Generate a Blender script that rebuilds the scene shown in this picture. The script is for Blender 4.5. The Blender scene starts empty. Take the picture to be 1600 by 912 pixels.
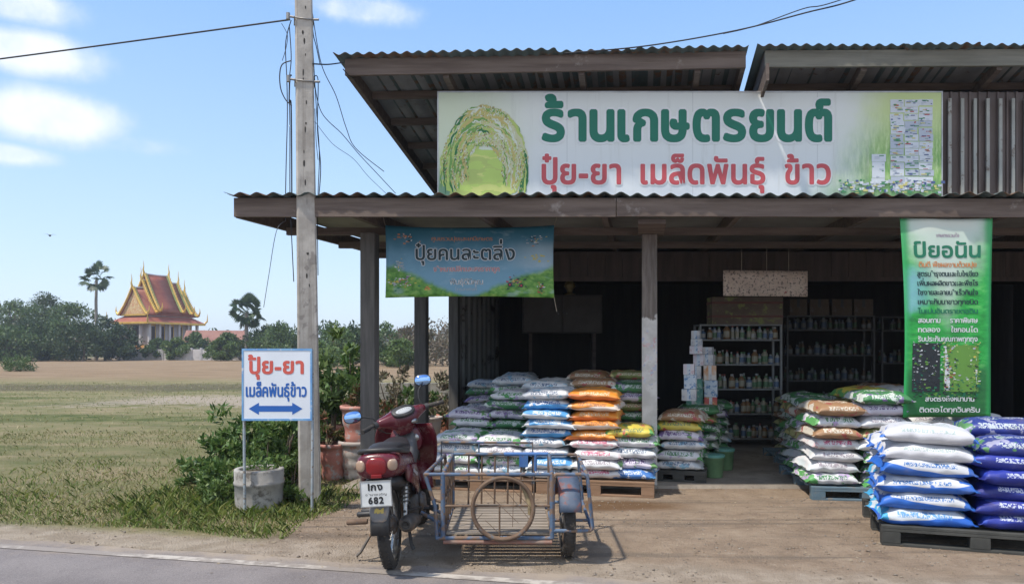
import bpy, math, random
import numpy as np
from mathutils import Vector, Matrix, noise

R = math.radians
sc = bpy.context.scene
COL = sc.collection
rnd = random.Random(7)

# ------------------------------------------------------------------ camera
F = 1155.0            # focal length in photograph pixels
CH = 1.45             # eye height
cam_d = bpy.data.cameras.new("camera")
cam = bpy.data.objects.new("camera", cam_d)
COL.objects.link(cam)
cam.location = (0, 0, CH)
cam.rotation_euler = (R(90), 0, 0)
cam_d.sensor_width = 36.0
cam_d.lens = F / 1600.0 * 36.0
cam_d.shift_y = 89.0 / 1600.0
cam_d.clip_start = 0.05
cam_d.clip_end = 4000
sc.camera = cam

# ------------------------------------------------------------------ sky, sun, exposure
SUN = Vector((-0.40, -0.245, 0.86)).normalized()
world = bpy.data.worlds.new("World")
sc.world = world
world.use_nodes = True
wt = world.node_tree
for n in list(wt.nodes):
    wt.nodes.remove(n)
w_out = wt.nodes.new("ShaderNodeOutputWorld")
w_bg = wt.nodes.new("ShaderNodeBackground")
w_bg.inputs["Strength"].default_value = 0.15
sky = wt.nodes.new("ShaderNodeTexSky")
sky.sky_type = 'NISHITA'
sky.sun_disc = False
sky.sun_elevation = math.asin(SUN.z)
sky.sun_rotation = math.atan2(SUN.x, SUN.y)
sky.air_density = 1.1
sky.dust_density = 0.6
sky.ozone_density = 2.2
w_tc = wt.nodes.new("ShaderNodeTexCoord")


def wmath(op, a, b=None, c=None):
    n = wt.nodes.new("ShaderNodeMath")
    n.operation = op
    for i, v in enumerate((a, b, c)):
        if v is None:
            continue
        if isinstance(v, (int, float)):
            n.inputs[i].default_value = v
        else:
            wt.links.new(v, n.inputs[i])
    return n.outputs[0]


def wvec(op, a, b):
    n = wt.nodes.new("ShaderNodeVectorMath")
    n.operation = op
    for i, v in enumerate((a, b)):
        if isinstance(v, (tuple, list, Vector)):
            n.inputs[i].default_value = tuple(v)
        else:
            wt.links.new(v, n.inputs[i])
    return n.outputs["Value"] if op == 'DOT_PRODUCT' else n.outputs["Vector"]


# cumulus round the sky, with added fill clouds at the end: azimuth, elevation, half width, half height (radians), weight
clouds_and_fill = [(-32.2, 14.9, .105, .042, 1.0), (-33.2, 18.6, .10, .034, 1.0), (-34.5, 12.3, .07, .017, .8),
          (-34.0, 21.2, .09, .03, .75), (-11.5, 24.2, .10, .022, .55), (-27.2, 13.8, .07, .016, .4),
          (9.0, 33.0, .2, .05, .5), (58, 20, .2, .06, 1.0), (-60, 14, .25, .06, 1.0), (-75, 24, .2, .06, .9),
          (175, 34, .95, .42, 1.6), (120, 40, .5, .3, 1.4), (-140, 30, .4, .22, 1.3)]  # this row is unseen behind the camera, added for whiter fill light
w_noise = wt.nodes.new("ShaderNodeTexNoise")
w_noise.inputs["Scale"].default_value = 24.0
w_noise.inputs["Detail"].default_value = 7.0
w_noise.inputs["Roughness"].default_value = 0.62
wt.links.new(w_tc.outputs["Generated"], w_noise.inputs["Vector"])
cover = None
for az, el, hw, hh, wgt in clouds_and_fill:
    a, e = R(az), R(el)
    c = Vector((math.sin(a) * math.cos(e), math.cos(a) * math.cos(e), math.sin(e)))
    t1 = Vector((math.cos(a), -math.sin(a), 0))
    t2 = t1.cross(c) * -1
    if t2.z < 0:
        t2 = -t2
    d = wvec('SUBTRACT', w_tc.outputs["Generated"], c)
    px = wmath('MULTIPLY', wvec('DOT_PRODUCT', d, t1), 1 / hw)
    py = wmath('MULTIPLY', wvec('DOT_PRODUCT', d, t2), 1 / hh)
    r2 = wmath('ADD', wmath('MULTIPLY', px, px), wmath('MULTIPLY', py, py))
    v = wmath('MULTIPLY', wmath('MINIMUM', wmath('MULTIPLY', wmath('SUBTRACT', 1.0, wmath('SQRT', r2)), 1.7), 1.0), wgt)
    cover = v if cover is None else wmath('MAXIMUM', cover, v)
cv = wmath('ADD', cover, wmath('MULTIPLY', wmath('SUBTRACT', w_noise.outputs["Fac"], 0.5), 1.0))
mr = wt.nodes.new("ShaderNodeMapRange")
mr.interpolation_type = 'SMOOTHSTEP'
mr.inputs["From Min"].default_value = 0.05
mr.inputs["From Max"].default_value = 1.05
mr.inputs["To Max"].default_value = 0.86
wt.links.new(cv, mr.inputs["Value"])
w_mix = wt.nodes.new("ShaderNodeMix")
w_mix.data_type = 'RGBA'
w_cc = wt.nodes.new("ShaderNodeMix")
w_cc.data_type = 'RGBA'
w_cc.inputs["A"].default_value = (3.1, 3.5, 4.1, 1)
w_cc.inputs["B"].default_value = (4.35, 4.45, 4.6, 1)
mr2 = wt.nodes.new("ShaderNodeMapRange")
mr2.inputs["From Min"].default_value = 0.25
mr2.inputs["From Max"].default_value = 1.25
wt.links.new(cv, mr2.inputs["Value"])
wt.links.new(mr2.outputs["Result"], w_cc.inputs["Factor"])
wt.links.new(w_cc.outputs["Result"], w_mix.inputs["B"])
wt.links.new(mr.outputs["Result"], w_mix.inputs["Factor"])
w_mul = wt.nodes.new("ShaderNodeMix")      # humid air: a paler, even blue towards the horizon
w_mul.data_type = 'RGBA'
w_mul.inputs["Factor"].default_value = 0.8
w_xyz = wt.nodes.new("ShaderNodeSeparateXYZ")
wt.links.new(w_tc.outputs["Generated"], w_xyz.inputs[0])
w_rmp = wt.nodes.new("ShaderNodeValToRGB")
w_rmp.color_ramp.elements[0].position = 0.0
w_rmp.color_ramp.elements[0].color = (2.75, 3.30, 4.05, 1)
w_rmp.color_ramp.elements[1].position = 0.75
w_rmp.color_ramp.elements[1].color = (.95, 1.75, 3.5, 1)
for ps, c_ in ((.22, (1.85, 2.72, 4.0)), (.42, (1.15, 2.08, 3.8))):
    e_ = w_rmp.color_ramp.elements.new(ps)
    e_.color = (*c_, 1)
wt.links.new(w_xyz.outputs[2], w_rmp.inputs[0])
wt.links.new(w_rmp.outputs[0], w_mul.inputs["B"])
wt.links.new(sky.outputs["Color"], w_mul.inputs["A"])
wt.links.new(w_mul.outputs["Result"], w_mix.inputs["A"])
wt.links.new(w_mix.outputs["Result"], w_bg.inputs["Color"])
wt.links.new(w_bg.outputs["Background"], w_out.inputs["Surface"])

sun_d = bpy.data.lights.new("sun", 'SUN')
sun_d.energy = 2.7
sun_d.angle = R(2.2)
sun_d.color = (1.0, 0.93, 0.82)
sun = bpy.data.objects.new("sun", sun_d)
sun.rotation_euler = (-SUN).to_track_quat('-Z', 'Y').to_euler()
COL.objects.link(sun)

sc.view_settings.view_transform = 'Standard'
sc.view_settings.look = 'None'
sc.view_settings.gamma = 1.0
sc.view_settings.use_curve_mapping = False
sc.view_settings.exposure = 0.85
sc.cycles.max_bounces = 8
sc.cycles.diffuse_bounces = 4
sc.cycles.use_denoising = True

# ------------------------------------------------------------------ helpers


def at(x, y, Y):
    """a photograph pixel at distance Y in metres -> point"""
    return Vector(((x - 800) / F * Y, Y, CH + (545 - y) / F * Y))


class Nodes:
    def __init__(s, name):
        s.m = bpy.data.materials.new(name)
        s.m.use_nodes = True
        s.t = s.m.node_tree
        s.p = s.t.nodes["Principled BSDF"]
        s._tc = None

    def new(s, typ, **kw):
        n = s.t.nodes.new(typ)
        for k, v in kw.items():
            setattr(n, k, v)
        return n

    def put(s, sock, v):
        if v is None:
            return
        if hasattr(v, 'is_linked') or hasattr(v, 'links'):
            s.t.links.new(v, sock)
        elif isinstance(v, (tuple, list)) and len(v) == 3 and sock.type == 'RGBA':
            sock.default_value = (*v, 1)
        else:
            sock.default_value = v

    def tc(s, which="Object"):
        if s._tc is None:
            s._tc = s.new("ShaderNodeTexCoord")
        return s._tc.outputs[which]

    def math(s, op, a, b=None, c=None, clamp=False):
        n = s.new("ShaderNodeMath", operation=op)
        n.use_clamp = clamp
        for i, v in enumerate((a, b, c)):
            s.put(n.inputs[i], v)
        return n.outputs[0]

    def noise(s, scale, vec=None, detail=4, rough=.55, out="Fac", stretch=None, dist=0):
        n = s.new("ShaderNodeTexNoise")
        v = vec if vec is not None else s.tc()
        if stretch:
            mp = s.new("ShaderNodeMapping")
            mp.inputs["Scale"].default_value = stretch
            s.t.links.new(v, mp.inputs["Vector"])
            v = mp.outputs[0]
        s.t.links.new(v, n.inputs["Vector"])
        n.inputs["Scale"].default_value = scale
        n.inputs["Detail"].default_value = detail
        n.inputs["Roughness"].default_value = rough
        n.inputs["Distortion"].default_value = dist
        return n.outputs[out]

    def step(s, v, lo, hi, a=0., b=1.):
        n = s.new("ShaderNodeMapRange", interpolation_type='SMOOTHSTEP')
        s.put(n.inputs["Value"], v)
        n.inputs["From Min"].default_value = lo
        n.inputs["From Max"].default_value = hi
        n.inputs["To Min"].default_value = a
        n.inputs["To Max"].default_value = b
        return n.outputs["Result"]

    def mix(s, f, a, b, blend='MIX'):
        n = s.new("ShaderNodeMix", data_type='RGBA', blend_type=blend)
        s.put(n.inputs["Factor"], f)
        s.put(n.inputs["A"], a)
        s.put(n.inputs["B"], b)
        return n.outputs["Result"]

    def ramp(s, v, stops):
        n = s.new("ShaderNodeValToRGB")
        el = n.color_ramp.elements
        while len(el) < len(stops):
            el.new(0.5)
        for e, (p, c) in zip(el, stops):
            e.position = p
            e.color = (*c, 1)
        s.put(n.inputs[0], v)
        return n.outputs[0]

    def xyz(s, vec):
        n = s.new("ShaderNodeSeparateXYZ")
        s.t.links.new(vec, n.inputs[0])
        return n.outputs

    def bump(s, h, strength=.4, dist=.01):
        n = s.new("ShaderNodeBump")
        n.inputs["Strength"].default_value = strength
        n.inputs["Distance"].default_value = dist
        s.t.links.new(h, n.inputs["Height"])
        s.t.links.new(n.outputs[0], s.p.inputs["Normal"])

    def set(s, color=None, rough=None, metal=None, spec=None, trans=None):
        s.put(s.p.inputs["Base Color"], color)
        s.put(s.p.inputs["Roughness"], rough)
        s.put(s.p.inputs["Metallic"], metal)
        s.put(s.p.inputs["Specular IOR Level"], spec)
        s.put(s.p.inputs["Transmission Weight"], trans)
        return s.m


def worn(name, c1, c2=None, rough=.6, metal=0., scale=6., amt=.5, bump=.15, c3=None, t3=.62, stretch=None, spec=None, s3=None, island=0):
    """base colour c1 wandering towards c2, patches of c3 (dirt, rust) where a second noise is high"""
    N = Nodes(name)
    c2 = c2 or tuple(v * .7 for v in c1)
    f = N.noise(scale, stretch=stretch, detail=6, rough=.62)
    col = N.mix(N.step(f, .5 - .3 * amt - .05, .5 + .3 * amt + .05), c1, c2)
    if island:
        g = N.new("ShaderNodeNewGeometry")
        col = N.mix(1.0, col, N.ramp(g.outputs["Random Per Island"], [(0, (1 - island,) * 3), (1, (1 + island * .35, 1 + island * .33, 1 + island * .3))]), 'MULTIPLY')
    r = rough
    if c3:
        g = N.noise(s3 or scale * 2.3, detail=8, rough=.68)
        k = N.step(g, t3 - .06, t3 + .05)
        col = N.mix(k, col, c3)
        r = N.step(k, 0, 1, rough, .85)
    if bump:
        N.bump(N.noise(scale * 8, detail=5, stretch=stretch), bump, .006)
    return N.set(col, r, metal, spec)


def leafmat(name, greens, rough=.5, sss=.0):
    N = Nodes(name)
    g = N.new("ShaderNodeNewGeometry")
    stops = [(i / max(1, len(greens) - 1), c) for i, c in enumerate(greens)]
    col = N.ramp(g.outputs["Random Per Island"], stops)
    N.set(col, rough)
    d = N.new("ShaderNodeBsdfTranslucent")
    N.t.links.new(col, d.inputs["Color"])
    mx = N.new("ShaderNodeMixShader")
    mx.inputs[0].default_value = .3
    out = N.t.nodes["Material Output"]
    N.t.links.new(N.p.outputs[0], mx.inputs[1])
    N.t.links.new(d.outputs[0], mx.inputs[2])
    N.t.links.new(mx.outputs[0], out.inputs["Surface"])
    return N.m


class MB:
    """collects shapes and links them as ONE mesh object"""

    def __init__(s, M=None):
        s.v, s.f, s.mi, s.sm = [], [], [], []
        s.M = M

    def add(s, verts, faces, mi=0, smooth=False):
        o = len(s.v)
        if s.M is not None:
            verts = [s.M @ Vector(v) for v in verts]
        s.v.extend([tuple(v) for v in verts])
        s.f.extend([tuple(i + o for i in f) for f in faces])
        s.mi.extend([mi] * len(faces))
        s.sm.extend([smooth] * len(faces))
        return s

    def hexa(s, p, mi=0):
        """eight corners: bottom ring 0-3 counter-clockwise, top ring 4-7"""
        return s.add(p, [(3, 2, 1, 0), (4, 5, 6, 7), (0, 1, 5, 4), (1, 2, 6, 5), (2, 3, 7, 6), (3, 0, 4, 7)], mi)

    def box(s, x0, x1, y0, y1, z0, z1, mi=0, M=None):
        p = [(x0, y0, z0), (x1, y0, z0), (x1, y1, z0), (x0, y1, z0), (x0, y0, z1), (x1, y0, z1), (x1, y1, z1), (x0, y1, z1)]
        if M is not None:
            p = [M @ Vector(q) for q in p]
        return s.hexa(p, mi)

    def tube(s, pts, r, n=8, mi=0, cap=True, smooth=True, closed=False):
        pts = [Vector(p) for p in pts]
        k = len(pts)
        rr = r if isinstance(r, (list, tuple)) else [r] * k
        verts, faces = [], []
        up = None
        for i, p in enumerate(pts):
            if closed:
                d = (pts[(i + 1) % k] - pts[i - 1])
            else:
                d = (pts[min(i + 1, k - 1)] - pts[max(i - 1, 0)])
            d = d.normalized() if d.length > 1e-9 else Vector((0, 0, 1))
            if up is None:
                up = Vector((0, 0, 1)) if abs(d.z) < .9 else Vector((1, 0, 0))
            a = d.cross(up)
            a = a.normalized() if a.length > 1e-6 else d.orthogonal().normalized()
            b = a.cross(d).normalized()
            up = b
            for j in range(n):
                t = 2 * math.pi * j / n
                verts.append(p + (a * math.cos(t) + b * math.sin(t)) * rr[i])
        seg = k if closed else k - 1
        for i in range(seg):
            i2 = (i + 1) % k
            for j in range(n):
                faces.append((i * n + j, i * n + (j + 1) % n, i2 * n + (j + 1) % n, i2 * n + j))
        s.add(verts, faces, mi, smooth)
        if cap and not closed:
            s.add(verts[:n], [tuple(range(n - 1, -1, -1))], mi)
            s.add(verts[-n:], [tuple(range(n))], mi)
        return s

    def lathe(s, prof, n=32, axis='Z', c=(0, 0, 0), mi=0, smooth=True, closed=False, a0=0., a1=2 * math.pi):
        """prof: list of (radius, height along axis)"""
        full = abs(a1 - a0 - 2 * math.pi) < 1e-6
        cnt = n if full else n + 1
        verts, faces = [], []
        for r, h in prof:
            for j in range(cnt):
                t = a0 + (a1 - a0) * j / n
                x, y = r * math.cos(t), r * math.sin(t)
                q = {'Z': (x, y, h), 'X': (h, x, y), 'Y': (x, h, y)}[axis]
                verts.append((q[0] + c[0], q[1] + c[1], q[2] + c[2]))
        k = len(prof)
        for i in range(k if closed else k - 1):
            i2 = (i + 1) % k
            for j in range(n):
                j2 = (j + 1) % cnt
                faces.append((i * cnt + j, i * cnt + j2, i2 * cnt + j2, i2 * cnt + j))
        return s.add(verts, faces, mi, smooth)

    def loft(s, secs, mi=0, smooth=True, cap=True):
        """closed rings of equal length"""
        n = len(secs[0])
        verts = [p for q in secs for p in q]
        faces = []
        for i in range(len(secs) - 1):
            for j in range(n):
                faces.append((i * n + j, i * n + (j + 1) % n, (i + 1) * n + (j + 1) % n, (i + 1) * n + j))
        if cap:
            faces.append(tuple(range(n - 1, -1, -1)))
            faces.append(tuple((len(secs) - 1) * n + j for j in range(n)))
        return s.add(verts, faces, mi, smooth)

    def hull(s, secs, axis='Y', n=20, mi=0, e=2.4):
        """superellipse sections: (t, c1, c2, h1, h2[, e]) across axis Y -> (x,z), X -> (y,z), Z -> (x,y)"""
        rings = []
        for q in secs:
            t, c1, c2, h1, h2 = q[:5]
            ee = q[5] if len(q) > 5 else e
            ring = []
            for j in range(n):
                a = 2 * math.pi * j / n
                ca, sa = math.cos(a), math.sin(a)
                p1 = c1 + h1 * math.copysign(abs(ca) ** (2 / ee), ca)
                p2 = c2 + h2 * math.copysign(abs(sa) ** (2 / ee), sa)
                ring.append({'Y': (p1, t, p2), 'X': (t, p1, p2), 'Z': (p1, p2, t)}[axis])
            rings.append(ring)
        return s.loft(rings, mi)

    def grid(s, fn, nu, nv, mi=0, smooth=True):
        verts = [fn(i / nu, j / nv) for j in range(nv + 1) for i in range(nu + 1)]
        w = nu + 1
        return s.add(verts, [(j * w + i, j * w + i + 1, (j + 1) * w + i + 1, (j + 1) * w + i) for j in range(nv) for i in range(nu)], mi, smooth)

    def build(s, name, mats, parent=None, loc=(0, 0, 0), rz=0., bevel=0., solid=0., sub=0, fix=True):
        me = bpy.data.meshes.new(name)
        me.from_pydata(s.v, [], s.f)
        for m in (mats if isinstance(mats, (list, tuple)) else [mats]):
            me.materials.append(m)
        me.polygons.foreach_set("material_index", [int(i) for i in s.mi])
        me.polygons.foreach_set("use_smooth", s.sm)
        me.update()
        o = bpy.data.objects.new(name, me)
        COL.objects.link(o)
        o.location = loc
        o.rotation_euler = (0, 0, rz)
        if parent is not None:
            o.parent = parent
        if solid:
            d = o.modifiers.new("solid", 'SOLIDIFY')
            d.thickness = solid
            d.offset = 0
        if sub:
            d = o.modifiers.new("sub", 'SUBSURF')
            d.levels = d.render_levels = sub
        if bevel:
            d = o.modifiers.new("bevel", 'BEVEL')
            d.width = bevel
            d.segments = 2
            d.limit_method = 'ANGLE'
            d.angle_limit = R(40)
        return o


def npmesh(name, verts, faces, mat, parent=None, loc=(0, 0, 0), smooth=False, mi=None):
    """numpy arrays -> object (faces all of one size)"""
    me = bpy.data.meshes.new(name)
    nv, nf, k = len(verts), len(faces), faces.shape[1]
    me.vertices.add(nv)
    me.vertices.foreach_set("co", np.ascontiguousarray(verts, dtype=np.float32).ravel())
    me.loops.add(nf * k)
    me.loops.foreach_set("vertex_index", np.ascontiguousarray(faces, dtype=np.int32).ravel())
    me.polygons.add(nf)
    me.polygons.foreach_set("loop_start", np.arange(0, nf * k, k, dtype=np.int32))
    me.polygons.foreach_set("loop_total", np.full(nf, k, dtype=np.int32))
    for m in (mat if isinstance(mat, (list, tuple)) else [mat]):
        me.materials.append(m)
    if mi is not None:
        me.polygons.foreach_set("material_index", mi)
    if smooth:
        me.polygons.foreach_set("use_smooth", np.ones(nf, dtype=bool))
    me.update(calc_edges=True)
    o = bpy.data.objects.new(name, me)
    COL.objects.link(o)
    o.location = loc
    if parent is not None:
        o.parent = parent
    return o


def tag(o, label=None, cat=None, group=None, kind=None):
    if label:
        o["label"] = label
    if cat:
        o["category"] = cat
    if group:
        o["group"] = group
    if kind:
        o["kind"] = kind
    return o


def thing(name, label, cat, loc=(0, 0, 0), rz=0., group=None):
    o = bpy.data.objects.new(name, None)
    o.empty_display_size = .2
    COL.objects.link(o)
    o.location = loc
    o.rotation_euler = (0, 0, rz)
    return tag(o, label, cat, group)


def copy_tree(o, parent=None):
    c = o.copy()
    COL.objects.link(c)
    c.parent = parent
    for ch in list(o.children):
        copy_tree(ch, c)
    return c


# ------------------------------------------------------------------ lettering (glyph outlines of the built-in font)
ABOVE = "ัิีึื็่้๊๋์ํ"
BELOW = "ุู"
TALL = "ปฝฟ"
_gl = {}


def glyphs(chars):
    todo = [c for c in set(chars) if c not in _gl and c != ' ']
    obs = []
    for c in todo:
        cu = bpy.data.curves.new("glyph", 'FONT')
        cu.body = c
        cu.size = 1
        cu.resolution_u = 3
        o = bpy.data.objects.new("glyph", cu)
        COL.objects.link(o)
        obs.append((c, o, cu))
    if obs:
        bpy.context.view_layer.update()
    for c, o, cu in obs:
        me = o.to_mesh()
        v = np.array([w.co[:2] for w in me.vertices], dtype=float).reshape(-1, 2)
        f = [tuple(p.vertices) for p in me.polygons]
        o.to_mesh_clear()
        _gl[c] = (v, f)
        bpy.data.objects.remove(o)
        bpy.data.curves.remove(cu)


def layout(text, track=.07):
    """-> list of (glyph, x, y), width in em; marks are stacked by hand"""
    glyphs(text)
    pen, out = 0., []
    base, hi = None, 0
    for c in text:
        if c == ' ':
            pen += .26
            base = None
            continue
        v, f = _gl[c]
        if c in ABOVE or c in BELOW:
            dx, dy = -.02, 0.
            if c in ABOVE:
                if base in TALL:
                    dx -= .16
                if hi:
                    dy = .2
                hi += 1
            x1 = v[:, 0].max()
            out.append((c, pen - track - .03 - x1 + dx + .02, dy))
            continue
        x0, x1 = v[:, 0].min(), v[:, 0].max()
        out.append((c, pen - x0, 0.))
        pen += (x1 - x0) + track
        base, hi = c, 0
    return out, pen - track


def lettering(mb, text, x, z, height, place, width=None, bold=0., align='C', mi=0, lift=0., track=.07, sx=1.):
    """adds lettering to mb. height = height of a plain consonant. place(x, z, lift) -> point on the sign."""
    lay, w = layout(text, track)
    k = height / .56
    kx = k * sx
    if width:
        kx = width / w
    ox = x - (w * kx / 2 if align == 'C' else 0)
    shifts = [(0, 0)]
    if bold:
        nn = 10
        shifts = [(bold * math.cos(2 * math.pi * i / nn), bold * math.sin(2 * math.pi * i / nn)) for i in range(nn)] + [(0, 0)]
    for c, gx, gy in lay:
        v, f = _gl[c]
        for i, (dx, dz) in enumerate(shifts):
            pts = []
            for a, b in v:
                pts.append(place(ox + (a + gx) * kx + dx, z + (b + gy) * k + dz, lift + i * .00012 + rnd.random() * .00008))
            mb.add(pts, f, mi)
    return mb
# ------------------------------------------------------------------ ground, road
KS = 0.17            # the shop's depth axis leans this much towards +X (it stands square to the road)
Y0 = 7.8             # row of the front posts
RN = Vector((.21, .978, 0)).normalized()     # across the road
RT = Vector((.978, -.21, 0)).normalized()    # along the road


def ground_mat():
    N = Nodes("ground_soil")
    co = N.tc()
    x, y, _ = N.xyz(co)
    q = N.math('ADD', N.math('MULTIPLY', x, RN.x), N.math('MULTIPLY', y, RN.y))
    big = N.noise(.35, detail=5)
    mid = N.noise(2.2, detail=6, rough=.65)
    fine = N.noise(24, detail=6, rough=.7)
    wob = N.math('ADD', N.math('MULTIPLY', N.math('SUBTRACT', mid, .5), 1.1), N.math('MULTIPLY', N.math('SUBTRACT', big, .5), .9))
    # dry field: straw, bare earth and thin green in patches drawn out across the field
    patch = N.noise(.16, stretch=(.45, 1.6, 1), detail=5, rough=.6)
    field = N.ramp(N.noise(1.1, detail=7, rough=.7, stretch=(.7, 1.4, 1)), [(.28, (.12, .14, .048)), (.45, (.215, .20, .095)), (.60, (.29, .24, .135)), (.78, (.38, .31, .20))])
    green = N.mix(N.step(mid, .42, .62), (.08, .105, .03), (.175, .175, .07))
    gfac = N.math('MULTIPLY', N.step(patch, .47, .6), N.step(y, 34, 20))
    field = N.mix(gfac, field, green)
    # ploughed-looking brown strip and the dark line of an old ditch further out
    far = N.math('ADD', y, N.math('MULTIPLY', wob, 5))
    brown = N.mix(N.step(N.noise(.9, stretch=(.3, 2.2, 1), detail=6), .4, .62), (.225, .15, .09), (.34, .24, .155))
    field = N.mix(N.math('MULTIPLY', N.step(far, 30, 40), .9), field, brown)
    ditch = N.math('MULTIPLY', N.step(far, 24.5, 26.5), N.step(far, 31.5, 29))
    field = N.mix(N.math('MULTIPLY', ditch, .75), field, (.10, .085, .055))
    pale = N.math('MULTIPLY', N.math('MULTIPLY', N.step(far, 18.5, 20), N.step(far, 24, 22)), N.step(N.math('ADD', x, N.math('MULTIPLY', wob, 3)), -12.5, -10))
    field = N.mix(N.math('MULTIPLY', pale, .85), field, (.40, .33, .26))
    field = N.mix(N.step(y, 100, 140), field, (.14, .14, .07))
    # the lot in front of the shop: trodden sand and gravel
    sand = N.ramp(N.noise(3.2, detail=8, rough=.68), [(.25, (.205, .15, .108)), (.5, (.33, .248, .178)), (.75, (.43, .335, .245))])
    rut = N.noise(1.6, stretch=(.35, 2.6, 1), detail=5)
    sand = N.mix(N.step(rut, .53, .68), sand, (.235, .185, .14))
    sand = N.mix(N.step(fine, .6, .72), sand, (.44, .375, .30))
    sand = N.mix(N.math('MULTIPLY', N.step(fine, .4, .3), .7), sand, (.12, .09, .065))
    track = N.noise(1.0, stretch=(.22, 5.5, 1), detail=3, rough=.5)
    sand = N.mix(N.math('MULTIPLY', N.step(track, .54, .64), .75), sand, (.19, .15, .115))
    clod = N.noise(11, detail=8, rough=.75, stretch=(.6, 1.5, 1))
    sand = N.mix(N.math('MULTIPLY', N.step(clod, .56, .66), .6), sand, (.21, .165, .125))
    sand = N.mix(N.math('MULTIPLY', N.step(clod, .43, .34), .6), sand, (.44, .37, .295))
    # brown spill of soil beside the orange sacks
    dx = N.math('SUBTRACT', x, .95)
    dy = N.math('SUBTRACT', y, 6.85)
    rr = N.math('SQRT', N.math('ADD', N.math('MULTIPLY', N.math('MULTIPLY', dx, dx), 1.0), N.math('MULTIPLY', N.math('MULTIPLY', dy, dy), 6.0)))
    spill = N.step(N.math('ADD', rr, N.math('MULTIPLY', wob, .5)), .75, .3)
    sand = N.mix(N.math('MULTIPLY', spill, .85), sand, (.155, .085, .04))
    lot = N.math('SUBTRACT', x, N.math('MULTIPLY', N.math('SUBTRACT', y, 6.8), .13))
    lotm = N.step(N.math('ADD', lot, N.math('MULTIPLY', wob, .35)), -1.95, -1.55)
    lotm = N.math('MULTIPLY', lotm, N.step(y, 20, 16))
    shoulder = N.step(N.math('ADD', q, N.math('MULTIPLY', wob, .35)), 5.22, 4.98)
    pale_sand = N.mix(N.step(N.noise(5, detail=7), .35, .65), (.33, .265, .20), (.455, .375, .295))
    col = N.mix(lotm, field, sand)
    col = N.mix(N.math('MULTIPLY', shoulder, .9), col, pale_sand)
    h = N.math('ADD', N.math('ADD', N.math('MULTIPLY', fine, .5), N.math('MULTIPLY', clod, .9)), N.math('ADD', N.math('MULTIPLY', mid, 1.2), N.noise(70, detail=4)))
    N.bump(h, .9, .035)
    return N.set(col, .95, spec=.15)


GM = ground_mat()
g = MB()
g.add([(-900, -300, 0), (900, -300, 0), (900, 1300, 0), (-900, 1300, 0)], [(0, 1, 2, 3)])
tag(g.build("ground", GM), kind="structure")


def road_mat():
    N = Nodes("asphalt")
    f = N.noise(1.3, detail=6, stretch=(1, 1, 1))
    col = N.mix(N.step(f, .35, .65), (.165, .145, .14), (.225, .20, .19))
    s = N.noise(130, detail=3, rough=.7)
    col = N.mix(N.step(s, .56, .7), col, (.32, .29, .27))
    col = N.mix(N.step(s, .42, .3), col, (.06, .052, .05))
    x, y, _ = N.xyz(N.tc())
    q = N.math('ADD', N.math('MULTIPLY', x, RN.x), N.math('MULTIPLY', y, RN.y))
    d = N.math('ADD', q, N.math('MULTIPLY', N.math('SUBTRACT', N.noise(3, detail=7, rough=.7), .5), .9))
    col = N.mix(N.math('MULTIPLY', N.step(d, 4.35, 4.85), .85), col, (.36, .29, .215))
    col = N.mix(N.math('MULTIPLY', N.step(N.noise(.8, stretch=(.3, 3, 1), detail=4), .55, .75), .35), col, (.09, .078, .075))
    N.bump(s, .6, .01)
    return N.set(col, .85, spec=.3)


def strip(name, q0, q1, z, mat, jag=0.):
    m = MB()
    n = 400 if jag else 1
    pts = []
    rr = random.Random(5)
    for i in range(n + 1):
        t = -30 + 60 * i / n if jag else -300 + 600 * i / n
        j = (noise.noise(Vector((t * 2.1, 3.3, 0))) * .6 + noise.noise(Vector((t * 9, 1, 0))) * .4) * jag
        a = RT * t + RN * q0
        b = RT * t + RN * (q1 + j)
        pts += [(a.x, a.y, z), (b.x, b.y, z)]
    m.add(pts, [(2 * i, 2 * i + 2, 2 * i + 3, 2 * i + 1) for i in range(n)])
    return m.build(name, mat)


tag(strip("road", -1.9, 4.68, .004, road_mat(), .09), kind="structure")


def line_mat():
    N = Nodes("worn_road_paint")
    f = N.noise(9, detail=8, rough=.7)
    g2 = N.noise(1.4, detail=3)
    k = N.step(N.math('ADD', f, N.math('MULTIPLY', N.math('SUBTRACT', g2, .5), .9)), .46, .68)
    return N.set(N.mix(k, (.25, .215, .185), (.44, .395, .34)), .8)


tag(strip("road_edge_line", 4.47, 4.555, .008, line_mat(), .012), kind="structure")


def concrete_floor_mat():
    N = Nodes("shop_floor_concrete")
    col = N.mix(N.step(N.noise(1.5, detail=7, rough=.65), .32, .68), (.20, .17, .14), (.34, .295, .24))
    col = N.mix(N.step(N.noise(7, detail=8, rough=.7), .55, .7), col, (.16, .13, .105))
    N.bump(N.noise(40, detail=5), .3, .006)
    return N.set(col, .85)


# ------------------------------------------------------------------ the shop building
WOOD_D = worn("dark_weathered_timber", (.085, .062, .052), (.15, .115, .095), .75, scale=3, stretch=(.6, 6, 6), bump=.3)
WOOD_F = worn("fascia_timber", (.095, .066, .052), (.17, .128, .105), .75, scale=2.2, stretch=(.5, 5, 7), bump=.35, c3=(.29, .25, .225), t3=.66, s3=3.0)
WOOD_G = worn("grey_green_timber", (.13, .125, .10), (.20, .19, .155), .75, scale=2.2, stretch=(.5, 5, 7), bump=.35)
POSTW = worn("grey_post_timber", (.095, .088, .082), (.15, .14, .13), .8, scale=4, stretch=(6, 6, .6), bump=.3)
TIN_U = worn("tin_underside", (.16, .165, .17), (.25, .25, .25), .55, .35, scale=1.6, bump=.1, c3=(.12, .075, .05), t3=.64)
TIN_T = worn("roof_tin", (.055, .08, .08), (.085, .115, .11), .6, .1, scale=2, bump=.1, c3=(.13, .075, .045), t3=.56)
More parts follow.
